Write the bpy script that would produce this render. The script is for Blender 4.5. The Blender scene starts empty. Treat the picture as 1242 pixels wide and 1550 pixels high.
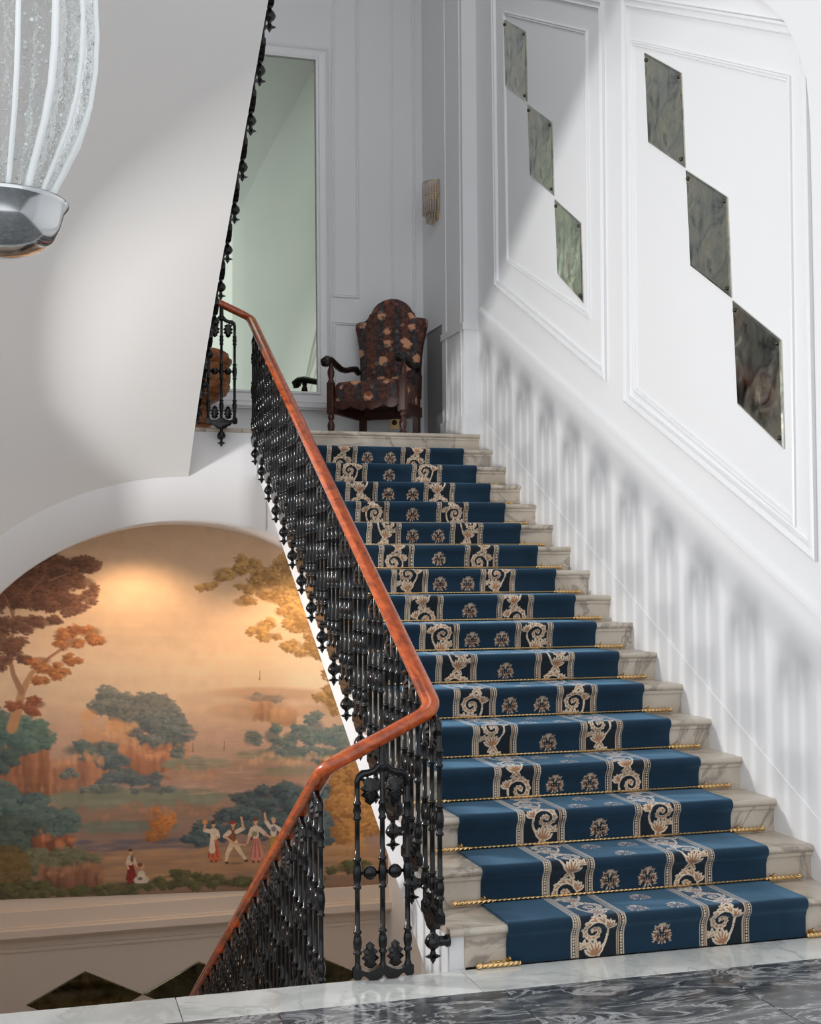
import bpy, math, random
import numpy as np
from mathutils import Vector, Matrix

random.seed(7)
RNG = np.random.default_rng(11)
scene = bpy.context.scene
COL = scene.collection

# ------------------------------------------------------------------ camera
cam_data = bpy.data.cameras.new('camera')
cam = bpy.data.objects.new('camera', cam_data)
COL.objects.link(cam)
_r = Vector((0.9614897, -0.2747836, -0.0056166))
_u = Vector((-0.0075304, -0.0467663, 0.9988775))
_d = Vector((0.2747378, 0.9603681, 0.0470346))
_m = Matrix((_r, _u, -_d)).transposed().to_4x4()
_m.translation = Vector((-3.5688, -5.1644, 1.6380))
cam.matrix_world = _m
cam_data.sensor_fit = 'HORIZONTAL'
cam_data.sensor_width = 36.0
cam_data.lens = 56.851
cam_data.clip_end = 200
scene.camera = cam

# ------------------------------------------------------------------ world, lamps, exposure
world = bpy.data.worlds.new('world')
scene.world = world
world.use_nodes = True
_bg = world.node_tree.nodes['Background']
_bg.inputs['Color'].default_value = (0.93, 0.96, 1.0, 1)
_bg.inputs['Strength'].default_value = 1.35


def lamp(name, kind, loc, target, power, color, **kw):
    d = bpy.data.lights.new(name, kind)
    d.energy = power
    d.color = color
    for k, v in kw.items():
        setattr(d, k, v)
    o = bpy.data.objects.new(name, d)
    COL.objects.link(o)
    o.location = loc
    o.rotation_euler = (Vector(target) - Vector(loc)).to_track_quat('-Z', 'Y').to_euler()
    return o


# daylight coming in through the side window of the stairwell
lamp('window_light', 'AREA', (-6.76, 2.2, 2.25), (0, 2.3, 2.6), 240, (1.0, 0.985, 0.97),
     shape='RECTANGLE', size=0.24, size_y=0.5)
lamp('overhead_fill', 'AREA', (-2.15, 1.6, 8.4), (-2.15, 1.6, 0), 48, (0.95, 0.98, 1.0), shape='RECTANGLE', size=1.4, size_y=4.0)  # added overhead fill for the back wall and treads; the ceiling is closed
# two warm downlights in the vault above the mural, and an added unseen warm fill for the lower wall
for _x in (-2.78, -1.42):
    lamp('vault_spot', 'SPOT', (_x, 5.72, 1.93 if _x < -2 else 1.75), (_x, 5.95, 0.0), 42, (1.0, 0.66, 0.38),
         spot_size=math.radians(136), spot_blend=0.6, shadow_soft_size=0.08)
lamp('lower_warm_fill', 'AREA', (-3.4, 0.9, -1.5), (-2.4, 6.3, -1.3), 52, (1.0, 0.72, 0.50), shape='RECTANGLE', size=1.2, size_y=0.4)

scene.view_settings.view_transform = 'Standard'
scene.view_settings.look = 'None'
scene.view_settings.exposure = 0.05
scene.view_settings.gamma = 1.0
scene.view_settings.use_curve_mapping = False
scene.cycles.max_bounces = 8
scene.cycles.diffuse_bounces = 4
scene.cycles.transparent_max_bounces = 8

# ------------------------------------------------------------------ numbers
R, RUN, NST = 0.165, 0.32242, 17
ZT = NST * R                  # height of the upper landing
YT = (NST - 1) * RUN          # its front edge
RISER_SET = 0.03


def xrail(y):
    return -2.0 + 0.0085 * y


def zrail(y):
    return 1.085 + 0.507 * y


# ------------------------------------------------------------------ helpers
def srgb(r, g, b):
    f = lambda c: (c / 255 / 12.92) if c / 255 <= 0.04045 else ((c / 255 + 0.055) / 1.055) ** 2.4
    return (f(r), f(g), f(b), 1.0)


class MB:
    """collects geometry for one mesh object"""

    def __init__(s):
        s.v, s.f, s.s = [], [], []

    def add(s, verts, faces, smooth=False, M=None):
        b = len(s.v)
        s.v += [tuple(M @ Vector(p)) if M else tuple(p) for p in verts]
        s.f += [tuple(b + i for i in f) for f in faces]
        s.s += [smooth] * len(faces)
        return s

    def box(s, a, b, M=None):
        x0, y0, z0 = a
        x1, y1, z1 = b
        v = [(x0, y0, z0), (x1, y0, z0), (x1, y1, z0), (x0, y1, z0), (x0, y0, z1), (x1, y0, z1), (x1, y1, z1), (x0, y1, z1)]
        return s.add(v, [(0, 3, 2, 1), (4, 5, 6, 7), (0, 1, 5, 4), (1, 2, 6, 5), (2, 3, 7, 6), (3, 0, 4, 7)], False, M)

    def lathe(s, prof, n=12, M=None, smooth=True, sy=1.0, caps=True):
        v, f = [], []
        for z, r in prof:
            for k in range(n):
                a = 2 * math.pi * k / n
                v.append((r * math.cos(a), r * math.sin(a) * sy, z))
        m = len(prof)
        for i in range(m - 1):
            for k in range(n):
                k2 = (k + 1) % n
                f.append((i * n + k, i * n + k2, (i + 1) * n + k2, (i + 1) * n + k))
        s.add(v, f, smooth, M)
        if caps:
            s.add([v[k] for k in range(n)], [tuple(range(n - 1, -1, -1))], False, M)
            s.add([v[(m - 1) * n + k] for k in range(n)], [tuple(range(n))], False, M)
        return s

    def prism(s, poly, h, M=None, bulge=0.0, smooth=False):
        """polygon in local xz, thickness h along y (centred); bulge pushes a smaller middle polygon outwards"""
        n = len(poly)
        v = [(x, -h / 2, z) for x, z in poly] + [(x, h / 2, z) for x, z in poly]
        f = [tuple((i, (i + 1) % n, n + (i + 1) % n, n + i)) for i in range(n)]
        if bulge:
            cx = sum(p[0] for p in poly) / n
            cz = sum(p[1] for p in poly) / n
            for sg in (-1, 1):
                b = len(v)
                v += [(cx + (x - cx) * .6, sg * (h / 2 + bulge * .8), cz + (z - cz) * .6) for x, z in poly]
                v.append((cx, sg * (h / 2 + bulge), cz))
                o = 0 if sg < 0 else n
                for i in range(n):
                    j = (i + 1) % n
                    f.append((o + j, o + i, b + i, b + j) if sg < 0 else (o + i, o + j, b + j, b + i))
                    f.append((b + j, b + i, b + n) if sg < 0 else (b + i, b + j, b + n))
        else:
            f += [tuple(range(n)), tuple(range(2 * n - 1, n - 1, -1))]
        return s.add(v, f, smooth, M)

    def tube(s, pts, r, n=8, M=None, prof=None, up=(0, 0, 1), closed=False):
        P = [Vector(p) for p in pts]
        m = len(P)
        rad = r if isinstance(r, (list, tuple)) else [r] * m
        v, f = [], []
        for i, p in enumerate(P):
            t = (P[min(i + 1, m - 1)] - P[max(i - 1, 0)]).normalized()
            x = t.cross(Vector(up))
            if x.length < 1e-4:
                x = t.cross(Vector((1, 0, 0)))
            x.normalize()
            y = x.cross(t)
            if prof:
                for a, b in prof:
                    v.append(p + x * a + y * b)
            else:
                for k in range(n):
                    a = 2 * math.pi * k / n
                    v.append(p + x * (rad[i] * math.cos(a)) + y * (rad[i] * math.sin(a)))
        n = len(prof) if prof else n
        for i in range(m - 1):
            for k in range(n):
                k2 = (k + 1) % n
                f.append((i * n + k, i * n + k2, (i + 1) * n + k2, (i + 1) * n + k))
        f.append(tuple(range(n - 1, -1, -1)))
        f.append(tuple((m - 1) * n + k for k in range(n)))
        return s.add(v, f, True, M)

    def ball(s, c, r, n=10, M=None, sz=1.0):
        prof = [(c[2] + r * sz * math.sin(a), max(1e-4, r * math.cos(a))) for a in [(-.5 + i / 6) * math.pi for i in range(7)]]
        T = Matrix.Translation((c[0], c[1], 0))
        return s.lathe(prof, n, (M @ T) if M else T, True, 1.0, False)

    def mesh(s, name, m):
        me = bpy.data.meshes.new(name)
        me.from_pydata(s.v, [], s.f)
        me.polygons.foreach_set('use_smooth', s.s)
        if m:
            me.materials.append(m)
        me.update()
        return me

    def obj(s, name, m, parent=None, loc=None):
        return link(name, s.mesh(name, m), parent, loc)


def link(name, me, parent=None, loc=None, rz=0.0):
    o = bpy.data.objects.new(name, me)
    COL.objects.link(o)
    if parent:
        o.parent = parent
    if loc:
        o.location = loc
    if rz:
        o.rotation_euler.z = rz
    return o


def tag(o, label, cat, group=None, kind=None):
    o['label'] = label
    o['category'] = cat
    if group:
        o['group'] = group
    if kind:
        o['kind'] = kind
    return o


def thing(name, label, cat, loc=(0, 0, 0), group=None, rz=0.0):
    return tag(link(name, None, None, loc, rz), label, cat, group)


def struct(o, label, cat='structure'):
    o['kind'] = 'structure'
    o['label'] = label
    o['category'] = cat
    return o


def bevel(o, w=0.004, seg=2):
    b = o.modifiers.new('bevel', 'BEVEL')
    b.width = w
    b.segments = seg
    b.limit_method = 'ANGLE'
    return o


# ------------------------------------------------------------------ materials
class Mat:
    def __init__(s, name, color=(.5, .5, .5, 1), rough=.5, metal=0.0, **kw):
        s.m = bpy.data.materials.new(name)
        s.m.use_nodes = True
        s.nt = s.m.node_tree
        s.b = s.nt.nodes['Principled BSDF']
        s.set('Base Color', color)
        s.set('Roughness', rough)
        s.set('Metallic', metal)
        for k, v in kw.items():
            s.set(k, v)

    def set(s, k, v):
        s.b.inputs[k].default_value = v

    def n(s, t, **kw):
        x = s.nt.nodes.new(t)
        for k, v in kw.items():
            if k in x.inputs:
                x.inputs[k].default_value = v
            else:
                setattr(x, k, v)
        return x

    def l(s, a, b):
        s.nt.links.new(a, b)

    def coord(s, scale=(1, 1, 1), kind='Object', rot=(0, 0, 0)):
        c = s.n('ShaderNodeTexCoord')
        mp = s.n('ShaderNodeMapping')
        mp.inputs['Scale'].default_value = scale
        mp.inputs['Rotation'].default_value = rot
        s.l(c.outputs[kind], mp.inputs[0])
        return mp.outputs[0]

    def noise(s, vec, scale=5, detail=4, rough=.55, dist=0.0):
        x = s.n('ShaderNodeTexNoise')
        x.inputs['Scale'].default_value = scale
        x.inputs['Detail'].default_value = detail
        x.inputs['Roughness'].default_value = rough
        x.inputs['Distortion'].default_value = dist
        s.l(vec, x.inputs['Vector'])
        return x.outputs['Fac']

    def ramp(s, fac, stops):
        x = s.n('ShaderNodeValToRGB')
        e = x.color_ramp.elements
        while len(e) < len(stops):
            e.new(.5)
        for i, (p, c) in enumerate(stops):
            e[i].position = p
            e[i].color = c
        s.l(fac, x.inputs[0])
        return x.outputs[0]

    def mix(s, fac, a, b, blend='MIX'):
        x = s.n('ShaderNodeMix', data_type='RGBA', blend_type=blend)
        if isinstance(fac, float):
            x.inputs[0].default_value = fac
        else:
            s.l(fac, x.inputs[0])
        for i, c in ((6, a), (7, b)):
            if isinstance(c, tuple):
                x.inputs[i].default_value = c
            else:
                s.l(c, x.inputs[i])
        return x.outputs[2]

    def bump(s, fac, strength=.2, dist=.01):
        x = s.n('ShaderNodeBump')
        x.inputs['Strength'].default_value = strength
        x.inputs['Distance'].default_value = dist
        s.l(fac, x.inputs['Height'])
        s.l(x.outputs[0], s.b.inputs['Normal'])

    def base(s, c):
        s.l(c, s.b.inputs['Base Color'])


def plaster(name, c, rough=.55, bump=.05):
    m = Mat(name, c, rough)
    v = m.coord()
    n = m.noise(v, 1.3, 3)
    m.base(m.mix(n, tuple(x * .965 for x in c[:3]) + (1,), c))
    m.bump(m.noise(v, 60, 3), bump, .004)
    return m.m


M_WHITE = plaster('white_paint', (0.80, 0.803, 0.81, 1))
M_SOFFIT = plaster('soffit_plaster', (0.76, 0.75, 0.735, 1), .7)
M_TRIM = plaster('white_gloss_paint', (0.80, 0.803, 0.81, 1), .35, .02)
M_WARMLIT = plaster('warm_lit_white_paint', (0.70, 0.60, 0.51, 1), .45)  # white paint with the warm lamp light put into its colour
M_WAINSCOT = plaster('grey_wainscot_paint', (0.24, 0.24, 0.235, 1), .5)


def marble(name, stops, scale=3.0, rough=.15, vein=None, dist=1.2, rot=(0, 0, .6), sc=(1, 1, 1)):
    m = Mat(name, (1, 1, 1, 1), rough)
    oi = m.n('ShaderNodeObjectInfo')
    off = m.n('ShaderNodeVectorMath', operation='SCALE')
    off.inputs[0].default_value = (13.0, 7.0, 5.0)
    m.l(oi.outputs['Random'], off.inputs['Scale'])
    add = m.n('ShaderNodeVectorMath', operation='ADD')
    m.l(m.coord(sc, rot=rot), add.inputs[0])
    m.l(off.outputs[0], add.inputs[1])
    v = add.outputs[0]
    c = m.ramp(m.noise(v, scale, 8, .62, dist), stops)
    if vein:
        w = m.noise(v, vein[0], 6, .6, vein[1])
        mask = m.ramp(w, [(.47, (0, 0, 0, 1)), (.497, (1, 1, 1, 1)), (.503, (1, 1, 1, 1)), (.53, (0, 0, 0, 1))])
        c = m.mix(mask, c, vein[2])
    m.base(c)
    return m.m


M_STEP = marble('step_marble', [(.25, srgb(166, 152, 136)), (.45, srgb(194, 182, 166)), (.7, srgb(210, 201, 188))], 2.2, .3,
                (1.3, 1.2, srgb(156, 146, 134)))
M_BORDER = marble('white_border_marble', [(.25, srgb(186, 188, 184)), (.5, srgb(216, 217, 212)), (.75, srgb(226, 226, 220))], 2.5, .1,
                  (1.1, 1.4, srgb(190, 192, 188)))
M_DARK = marble('dark_grey_marble', [(.3, srgb(34, 35, 37)), (.42, srgb(66, 68, 71)), (.53, srgb(84, 87, 90)), (.62, srgb(124, 126, 128)), (.68, srgb(78, 80, 83)), (.8, srgb(48, 50, 52))],
                3.2, .11, (1.9, 1.9, srgb(168, 169, 169)), 1.7, (0, 0, .55), (1, 2.6, 1))

_m = Mat('black_cast_iron', (0.003, 0.003, 0.0034, 1), .28)
_m.set('Specular IOR Level', .4)
_v = _m.coord()
_m.bump(_m.noise(_v, 130, 2), .12, .002)
_m.l(_m.ramp(_m.noise(_v, 40, 2), [(.3, (.10, .10, .10, 1)), (.7, (.26, .26, .26, 1))]), _m.b.inputs['Roughness'])
M_IRON = _m.m

_m = Mat('polished_mahogany', (.3, .08, .02, 1), .22)
_v = _m.coord((1, .12, 1))
_m.base(_m.ramp(_m.noise(_v, 22, 6, .6, .8), [(.28, srgb(116, 44, 10)), (.5, srgb(176, 74, 20)), (.72, srgb(204, 98, 34))]))
_m.set('Coat Weight', .35)
_m.set('Coat Roughness', .08)
M_RAIL = _m.m

_m = Mat('brass', (.78, .52, .24, 1), .28, 1.0)
_w = _m.n('ShaderNodeTexWave', wave_type='BANDS', bands_direction='DIAGONAL')
_w.inputs['Scale'].default_value = 28
_m.l(_m.coord(), _w.inputs['Vector'])
_m.bump(_w.outputs['Fac'], .7, .004)
M_BRASS = _m.m
M_BRASS_PLAIN = Mat('plain_brass', (.72, .50, .24, 1), .3, 1.0).m

# antique mirror
_m = Mat('antique_mirror', (.3, .33, .29, 1), .08, 1.0)
_v = _m.coord((1, 1, 1))
_n1 = _m.noise(_v, 4.5, 7, .62, 1.4)
_m.base(_m.ramp(_n1, [(.3, srgb(100, 108, 106)), (.47, srgb(180, 183, 174)), (.6, srgb(208, 204, 184)), (.72, srgb(128, 134, 131))]))
_m.l(_m.ramp(_m.noise(_v, 7, 5, .6, 1.0), [(.35, (.05, .05, .05, 1)), (.7, (.3, .3, .3, 1))]), _m.b.inputs['Roughness'])
M_ANTIQUE = _m.m
_m = Mat('antique_mirror_dark_reflection', (.1, .09, .07, 1), .06, 1.0)  # antique mirror with the reflected dark of the hall put into its colour
_m.base(_m.ramp(_m.noise(_m.coord(), 5, 6, .6, 1.2), [(.35, srgb(58, 54, 44)), (.6, srgb(112, 108, 84)), (.7, srgb(74, 66, 50))]))
M_DARKREFL = _m.m
_m = Mat('mirror_glass', srgb(196, 206, 190), .015, 1.0)
_m.base(_m.mix(_m.noise(_m.coord(), 2.0, 3), srgb(176, 187, 172), srgb(192, 198, 180)))
M_MIRROR = _m.m
M_SCREW = Mat('dark_bronze', (.08, .07, .05, 1), .35, 1.0).m

_m = Mat('dark_carved_wood', (.05, .02, .012, 1), .35)
_v = _m.coord((3, 3, 1))
_m.base(_m.ramp(_m.noise(_v, 9, 5, .6, .6), [(.3, srgb(38, 20, 14)), (.7, srgb(84, 44, 30))]))
M_DWOOD = _m.m
M_EBONY = Mat('black_carved_wood', srgb(30, 22, 20), .32).m
_m = Mat('carved_walnut', (.2, .08, .03, 1), .4)
_v = _m.coord()
_n = _m.noise(_v, 14, 5, .6, .5)
_m.base(_m.ramp(_n, [(.3, srgb(84, 44, 20)), (.55, srgb(150, 88, 42)), (.75, srgb(186, 122, 66))]))
_m.bump(_m.noise(_v, 30, 3), .5, .01)
M_WALNUT = _m.m

# tapestry: faded stripes with scattered flowers
_m = Mat('tapestry_fabric', (.1, .05, .04, 1), .9)
_v = _m.coord((1, 1, 1))
_w = _m.n('ShaderNodeTexWave', wave_type='BANDS', bands_direction='X')
_w.inputs['Scale'].default_value = 2.1
_w.inputs['Distortion'].default_value = 1.2
_m.l(_v, _w.inputs['Vector'])
_c = _m.ramp(_w.outputs['Fac'], [(.4, srgb(102, 62, 50)), (.68, srgb(82, 52, 45)), (.94, srgb(70, 66, 70))])
_c = _m.mix(_m.ramp(_m.noise(_v, 26, 4, .7), [(.44, (0, 0, 0, 1)), (.6, (.9, .9, .9, 1))]), _c, srgb(44, 34, 33))
for _sc, _th, _cc, _rt in ((7.0, .25, srgb(206, 150, 116), 0), (8.0, .19, srgb(138, 74, 56), 1.1), (10.0, .18, srgb(104, 98, 84), 2.0)):
    _vo = _m.n('ShaderNodeTexVoronoi', feature='F1')
    _vo.inputs['Scale'].default_value = _sc
    _mp = _m.coord((1, 1, 1), rot=(_rt, _rt * .6, _rt * .3))
    _m.l(_mp, _vo.inputs['Vector'])
    _add = _m.n('ShaderNodeMath', operation='ADD')
    _m.l(_vo.outputs['Distance'], _add.inputs[0])
    _k = _m.n('ShaderNodeMath', operation='MULTIPLY')
    _m.l(_m.noise(_v, 40, 3), _k.inputs[0])
    _k.inputs[1].default_value = .42
    _m.l(_k.outputs[0], _add.inputs[1])
    _c = _m.mix(_m.ramp(_add.outputs[0], [(_th + .17, (1, 1, 1, 1)), (_th + .26, (0, 0, 0, 1))]), _c, _cc)
_m.base(_c)
_m.bump(_m.noise(_v, 220, 2), .3, .003)
M_TAPESTRY = _m.m

_m = Mat('runner_wool', (1, 1, 1, 1), .95)
_at = _m.n('ShaderNodeAttribute', attribute_name='pigment')
_v = _m.coord()
_m.base(_m.mix(_m.ramp(_m.noise(_v, 300, 2), [(.3, (.78, .78, .78, 1)), (.7, (1.12, 1.12, 1.12, 1))]), _at.outputs['Color'], _at.outputs['Color'], 'MIX'))
_mul = _m.mix(1.0, _at.outputs['Color'], _m.ramp(_m.noise(_v, 9, 4), [(.3, (.86, .86, .86, 1)), (.7, (1.1, 1.1, 1.1, 1))]), 'MULTIPLY')
_m.base(_mul)
_m.set('Sheen Weight', .7)
_m.set('Sheen Roughness', .45)
_m.set('Sheen Tint', srgb(120, 170, 205))
_m.bump(_m.noise(_v, 420, 2), .25, .003)
M_RUNNER = _m.m

_m = Mat('mural_paint', (1, 1, 1, 1), .75)
_at = _m.n('ShaderNodeAttribute', attribute_name='pigment')
_m.base(_at.outputs['Color'])
_m.bump(_m.noise(_m.coord(), 45, 3), .06, .004)
M_MURAL = _m.m

M_CHROME = Mat('silvered_metal', (.62, .64, .65, 1), .12, 1.0).m
_m = Mat('bubbled_clear_glass', (.97, .985, .98, 1), .06)
_m.set('Transmission Weight', 1.0)
_m.set('IOR', 1.22)
_v = _m.coord()
_m.bump(_m.noise(_v, 55, 3), .5, .012)
M_GLASS = _m.m
M_OPAL = Mat('milky_white_glass', (.88, .9, .89, 1), .2).m
_m = Mat('crystal_drop', (.80, .72, .66, 1), .08)
_m.set('Transmission Weight', .75)
M_CRYSTAL = _m.m
M_SOCKET = Mat('black_socket', (.02, .018, .015, 1), .4).m


# ------------------------------------------------------------------ the setting: floors
def slab_row(parent, x0, x1, y0, y1, joints, mat, name='marble_slab', th=.03, gap=.0015):
    xs = [x0] + list(joints) + [x1]
    for a, b in zip(xs[:-1], xs[1:]):
        m = MB().box((-(b - a) / 2 + gap, -(y1 - y0) / 2 + gap, -th), ((b - a) / 2 - gap, (y1 - y0) / 2 - gap, 0))
        bevel(m.obj(name, mat, parent, ((a + b) / 2, (y0 + y1) / 2, 0)), .002, 1)


floor = MB().box((-8, -7.0, -.25), (0, -.012, -.028)).obj('floor', M_TRIM)
struct(floor, 'dark veined marble landing floor with a white marble border along the stairwell edge', 'floor')
slab_row(floor, -8, 0, -.285, 0, (-6.4, -5.1, -3.9, -3.05, -1.885, -.62), M_BORDER)
for k, y in enumerate((-.285, -1.185, -2.085, -2.985, -3.885, -4.785, -5.685)):
    off = .45 if k % 2 else 0
    slab_row(floor, -8, 0, y - .9, y, [x + off for x in (-7.2, -6.3, -5.4, -4.5, -3.6, -2.7, -1.8, -.9)], M_DARK)

f2 = MB().box((-4.6, YT + .09, ZT - .3), (0, 6.45, ZT - .034)).obj('floor', M_WHITE)
struct(f2, 'upper stair landing with a worn marble edge', 'floor')
for a, b in ((-4.6, -1.93), (-1.93, 0.0)):
    m = MB()
    prof = [(YT, -.012), (YT + .004, -.004), (YT + .012, 0), (6.45, 0), (6.45, -.034), (YT + .012, -.034), (YT + .004, -.03), (YT, -.022)]
    v = [(x, y, ZT + z) for x in (a, b) for y, z in prof]
    n = len(prof)
    m.add(v, [(i, (i + 1) % n, n + (i + 1) % n, n + i) for i in range(n)] + [tuple(range(n - 1, -1, -1)), tuple(range(n, 2 * n))])
    m.obj('marble_slab', M_STEP, f2)

f3 = MB().box((-4.6, -1.0, -ZT - .1), (0, 6.3, -ZT)).obj('floor', M_DARK)
struct(f3, 'dark marble floor at the foot of the stairwell', 'floor')

# ------------------------------------------------------------------ walls
wr = MB().box((0, -7, -ZT), (.2, 5.6, 8.6)).obj('wall_right', M_WHITE)
struct(wr, 'white panelled stair wall rising beside the carpeted steps', 'wall')
wj = MB().box((-.13, YT + .03, ZT), (.2, 5.8, 8.6)).box((-.145, YT + .015, ZT), (-.0, 5.82, ZT + .16))
wj.box((-.142, YT + .018, 3.70), (0, 5.81, 3.76))
wj.box((-.139, YT + .09, ZT + .16), (-.12, YT + .115, 8.6)).box((-.139, 5.66, ZT + .16), (-.12, 5.69, 8.6))
wj = struct(wj.obj('wall_pier', M_WHITE), 'white pier at the head of the stairs between stair wall and landing', 'wall')
ws = MB().box((-.11, 5.8, ZT), (.2, 6.6, 8.6)).obj('wall_side', M_WHITE)
struct(ws, 'narrow side wall of the upper landing behind the pier', 'wall')
wb = MB().box((-4.6, 6.45, ZT - .3), (0, 6.65, 8.6)).obj('wall_back', M_WHITE)
struct(wb, 'white panelled back wall of the upper landing', 'wall')
wl = MB().box((-4.6, 6.3, -ZT), (0, 6.5, 2.5)).obj('wall_mural', M_WARMLIT)
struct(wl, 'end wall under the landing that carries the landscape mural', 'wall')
ce = MB().box((-8, -7, 8.5), (.2, 6.65, 8.7)).obj('ceiling', M_WHITE)
struct(ce, 'white ceiling high above the stairwell', 'ceiling')
wf = MB().box((-4.8, -1.2, -ZT), (0, -1.0, -.25)).obj('wall_front', M_WHITE)  # added out of view to keep ambient light from the lower hall
struct(wf, 'unseen wall added to close the lower hall off from ambient light', 'wall')
# unseen left wall; the window's arched head is shaped to trim soffit light
lw = MB()
wy0, wy1, wsill = .45, 3.85, 1.1
head = [(wy0 + (wy1 - wy0) * k / 24, 2.35 + .88 * math.sin(math.pi * k / 24) ** .62) for k in range(25)]
for xw in (-4.6, -4.8):
    P = [(-.05, -ZT), (-.05, 8.6), (6.65, 8.6), (6.65, -ZT)]
    v = [(xw, y, z) for y, z in head]
    v += [(xw, y, 8.6) for y, z in head]
    f = [(i, i + 1, 25 + i + 1, 25 + i) for i in range(24)]
    lw.add(v, f)
    for a, b in (((-.05, -ZT), (wy0, 8.6)), ((wy1, -ZT), (6.65, 8.6)), ((wy0, -ZT), (wy1, wsill))):
        lw.add([(xw, a[0], a[1]), (xw, b[0], a[1]), (xw, b[0], b[1]), (xw, a[0], b[1])], [(0, 1, 2, 3)])
rev = [(wy0, wsill)] + head + [(wy1, wsill)]
lw.add([(x, y, z) for x in (-4.6, -4.8) for y, z in rev], [(i, (i + 1) % 27, 27 + (i + 1) % 27, 27 + i) for i in range(27)])
lw.box((-4.8, -.06, -ZT), (-4.6, -.05, 8.6))
struct(lw.obj('wall_left', M_WHITE), 'white wall of the stairwell with an unseen window opening, its arched head shaped for the light', 'wall')

# arch under the landing: face, intrados (vault)
AX, AA, AB, AZ = -2.42, 1.9, 1.63, .44


def arch_z(x):
    t = (x - AX) / AA
    return AZ + AB * math.sqrt(max(0, 1 - t * t))


m = MB()
ang = [math.pi * (1 - i / 48) for i in range(49)]
arc = [(AX + AA * math.cos(a), AZ + AB * math.sin(a)) for a in ang]
yf, yb = YT + .012, 6.3
v, f = [], []
for x, z in arc:
    yx = yf if x < -1.9 else YT + .095          # behind the top riser the face steps back
    v += [(x, yx, z), (x, yx, ZT - .034), (x, yb, z)]
for i in range(48):
    a, b = 3 * i, 3 * i + 3
    f += [(a, b, b + 1, a + 1), (a, a + 2, b + 2, b)]
m.add(v, f, False)
m.s = [True] * len(m.s)
m.box((-4.6, yf, -ZT), (AX - AA, yb - .02, ZT - .034)).box((AX + AA, YT + .095, -ZT), (0, yb, ZT - .034))
struct(m.obj('wall_arch', M_WHITE), 'white plastered arch carrying the upper landing in front of the mural', 'wall')


# mouldings as mitred polygons on a plane
def off_poly(P, d):
    n = len(P)
    out = []
    area = sum(P[i][0] * P[(i + 1) % n][1] - P[(i + 1) % n][0] * P[i][1] for i in range(n))
    sg = 1 if area > 0 else -1
    for i in range(n):
        a, b, c = Vector(P[i - 1]), Vector(P[i]), Vector(P[(i + 1) % n])
        e1, e2 = (b - a).normalized(), (c - b).normalized()
        n1 = Vector((-e1.y, e1.x)) * sg
        n2 = Vector((-e2.y, e2.x)) * sg
        k = (n1 + n2)
        out.append(tuple(b + k * (d / max(.2, k.dot(n1)))))
    return out


def frame_mesh(P, to3d, prof):
    """prof: list of (inset, height)"""
    m = MB()
    loops = [off_poly(P, d) for d, h in prof]
    n = len(P)
    v = []
    for L, (d, h) in zip(loops, prof):
        v += [to3d(a, b, h) for a, b in L]
    f = []
    for k in range(len(prof) - 1):
        for i in range(n):
            j = (i + 1) % n
            f.append((k * n + i, k * n + j, (k + 1) * n + j, (k + 1) * n + i))
    return m.add(v, f)


on_right = lambda y, z, h: (-h, y, z)
on_back = lambda x, z, h: (x, 6.45 - h, z)
on_mural = lambda x, z, h: (x, 6.3 - h, z)
BOLD = [(0, 0), (0, .02), (.012, .026), (.022, .014), (.04, .012), (.05, .02), (.058, 0)]
FINE = [(0, 0), (.002, .011), (.01, .014), (.018, .006), (.026, .011), (.032, 0)]
trims = [
    ([(4.72, 3.975), (2.6, 2.885), (2.575, 5.42), (4.74, 6.55)], on_right, BOLD, 'raked moulding round the wall panel nearer the landing'),
    ([(4.46, 4.11), (2.855, 3.345), (2.845, 5.335), (4.49, 6.17)], on_right, FINE, 'thin inner moulding round the smaller mirrored panel'),
    ([(2.325, 2.717), (.25, 1.68), (.24, 4.283), (2.275, 5.32)], on_right, BOLD, 'raked moulding round the wall panel nearer the foot of the stairs'),
    ([(2.2, 2.767), (.425, 1.85), (.395, 4.093), (2.175, 4.995)], on_right, FINE, 'thin inner moulding round the larger mirrored panel'),
    ([(-.99, 4.19), (-.73, 4.19), (-.73, 8.0), (-.99, 8.0)], on_back, FINE, 'tall narrow panel moulding beside the mirror'),
    ([(-.99, 3.1), (-.45, 3.1), (-.45, 3.965), (-.99, 3.965)], on_back, FINE, 'low panel moulding behind the armchair'),
    ([(-.43, 3.1), (-.18, 3.1), (-.18, 8.0), (-.43, 8.0)], on_back, FINE, 'tall panel moulding in the landing corner'),
]
for i, (P, fn, pr, lab) in enumerate(trims):
    struct(frame_mesh(P, fn, pr).obj('trim_%d' % (i + 1), M_TRIM), lab, 'moulding')


def strip(y0, z0, y1, z1, w, t):
    n = Vector((-(z1 - z0), y1 - y0)).normalized() * w
    m = MB()
    prof = [(0, 0), (.15, t), (.6, t * .9), (1, 0)]
    v = [(-h, y + n.x * k, z + n.y * k) for y, z in ((y0, z0), (y1, z1)) for k, h in prof]
    return m.add(v, [(0, 1, 5, 4), (1, 2, 6, 5), (2, 3, 7, 6)])


struct(strip(-.6, 1.0, 5.12, 3.836, .05, .02).obj('trim_8', M_TRIM), 'raked dado rail running up the stair wall', 'moulding')
# skirting that follows the rake of the steps
sk = MB()
sk.add([(-.004, -.02, 0), (-.004, -.02, .30), (-.004, 5.1, 2.93), (-.004, 5.1, 2.4), (0, -.02, .302), (0, 5.1, 2.932)],
       [(0, 1, 2, 3), (1, 4, 5, 2)])
struct(sk.obj('baseboard_right', M_TRIM), 'raked white skirting above the marble steps', 'baseboard')
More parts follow.
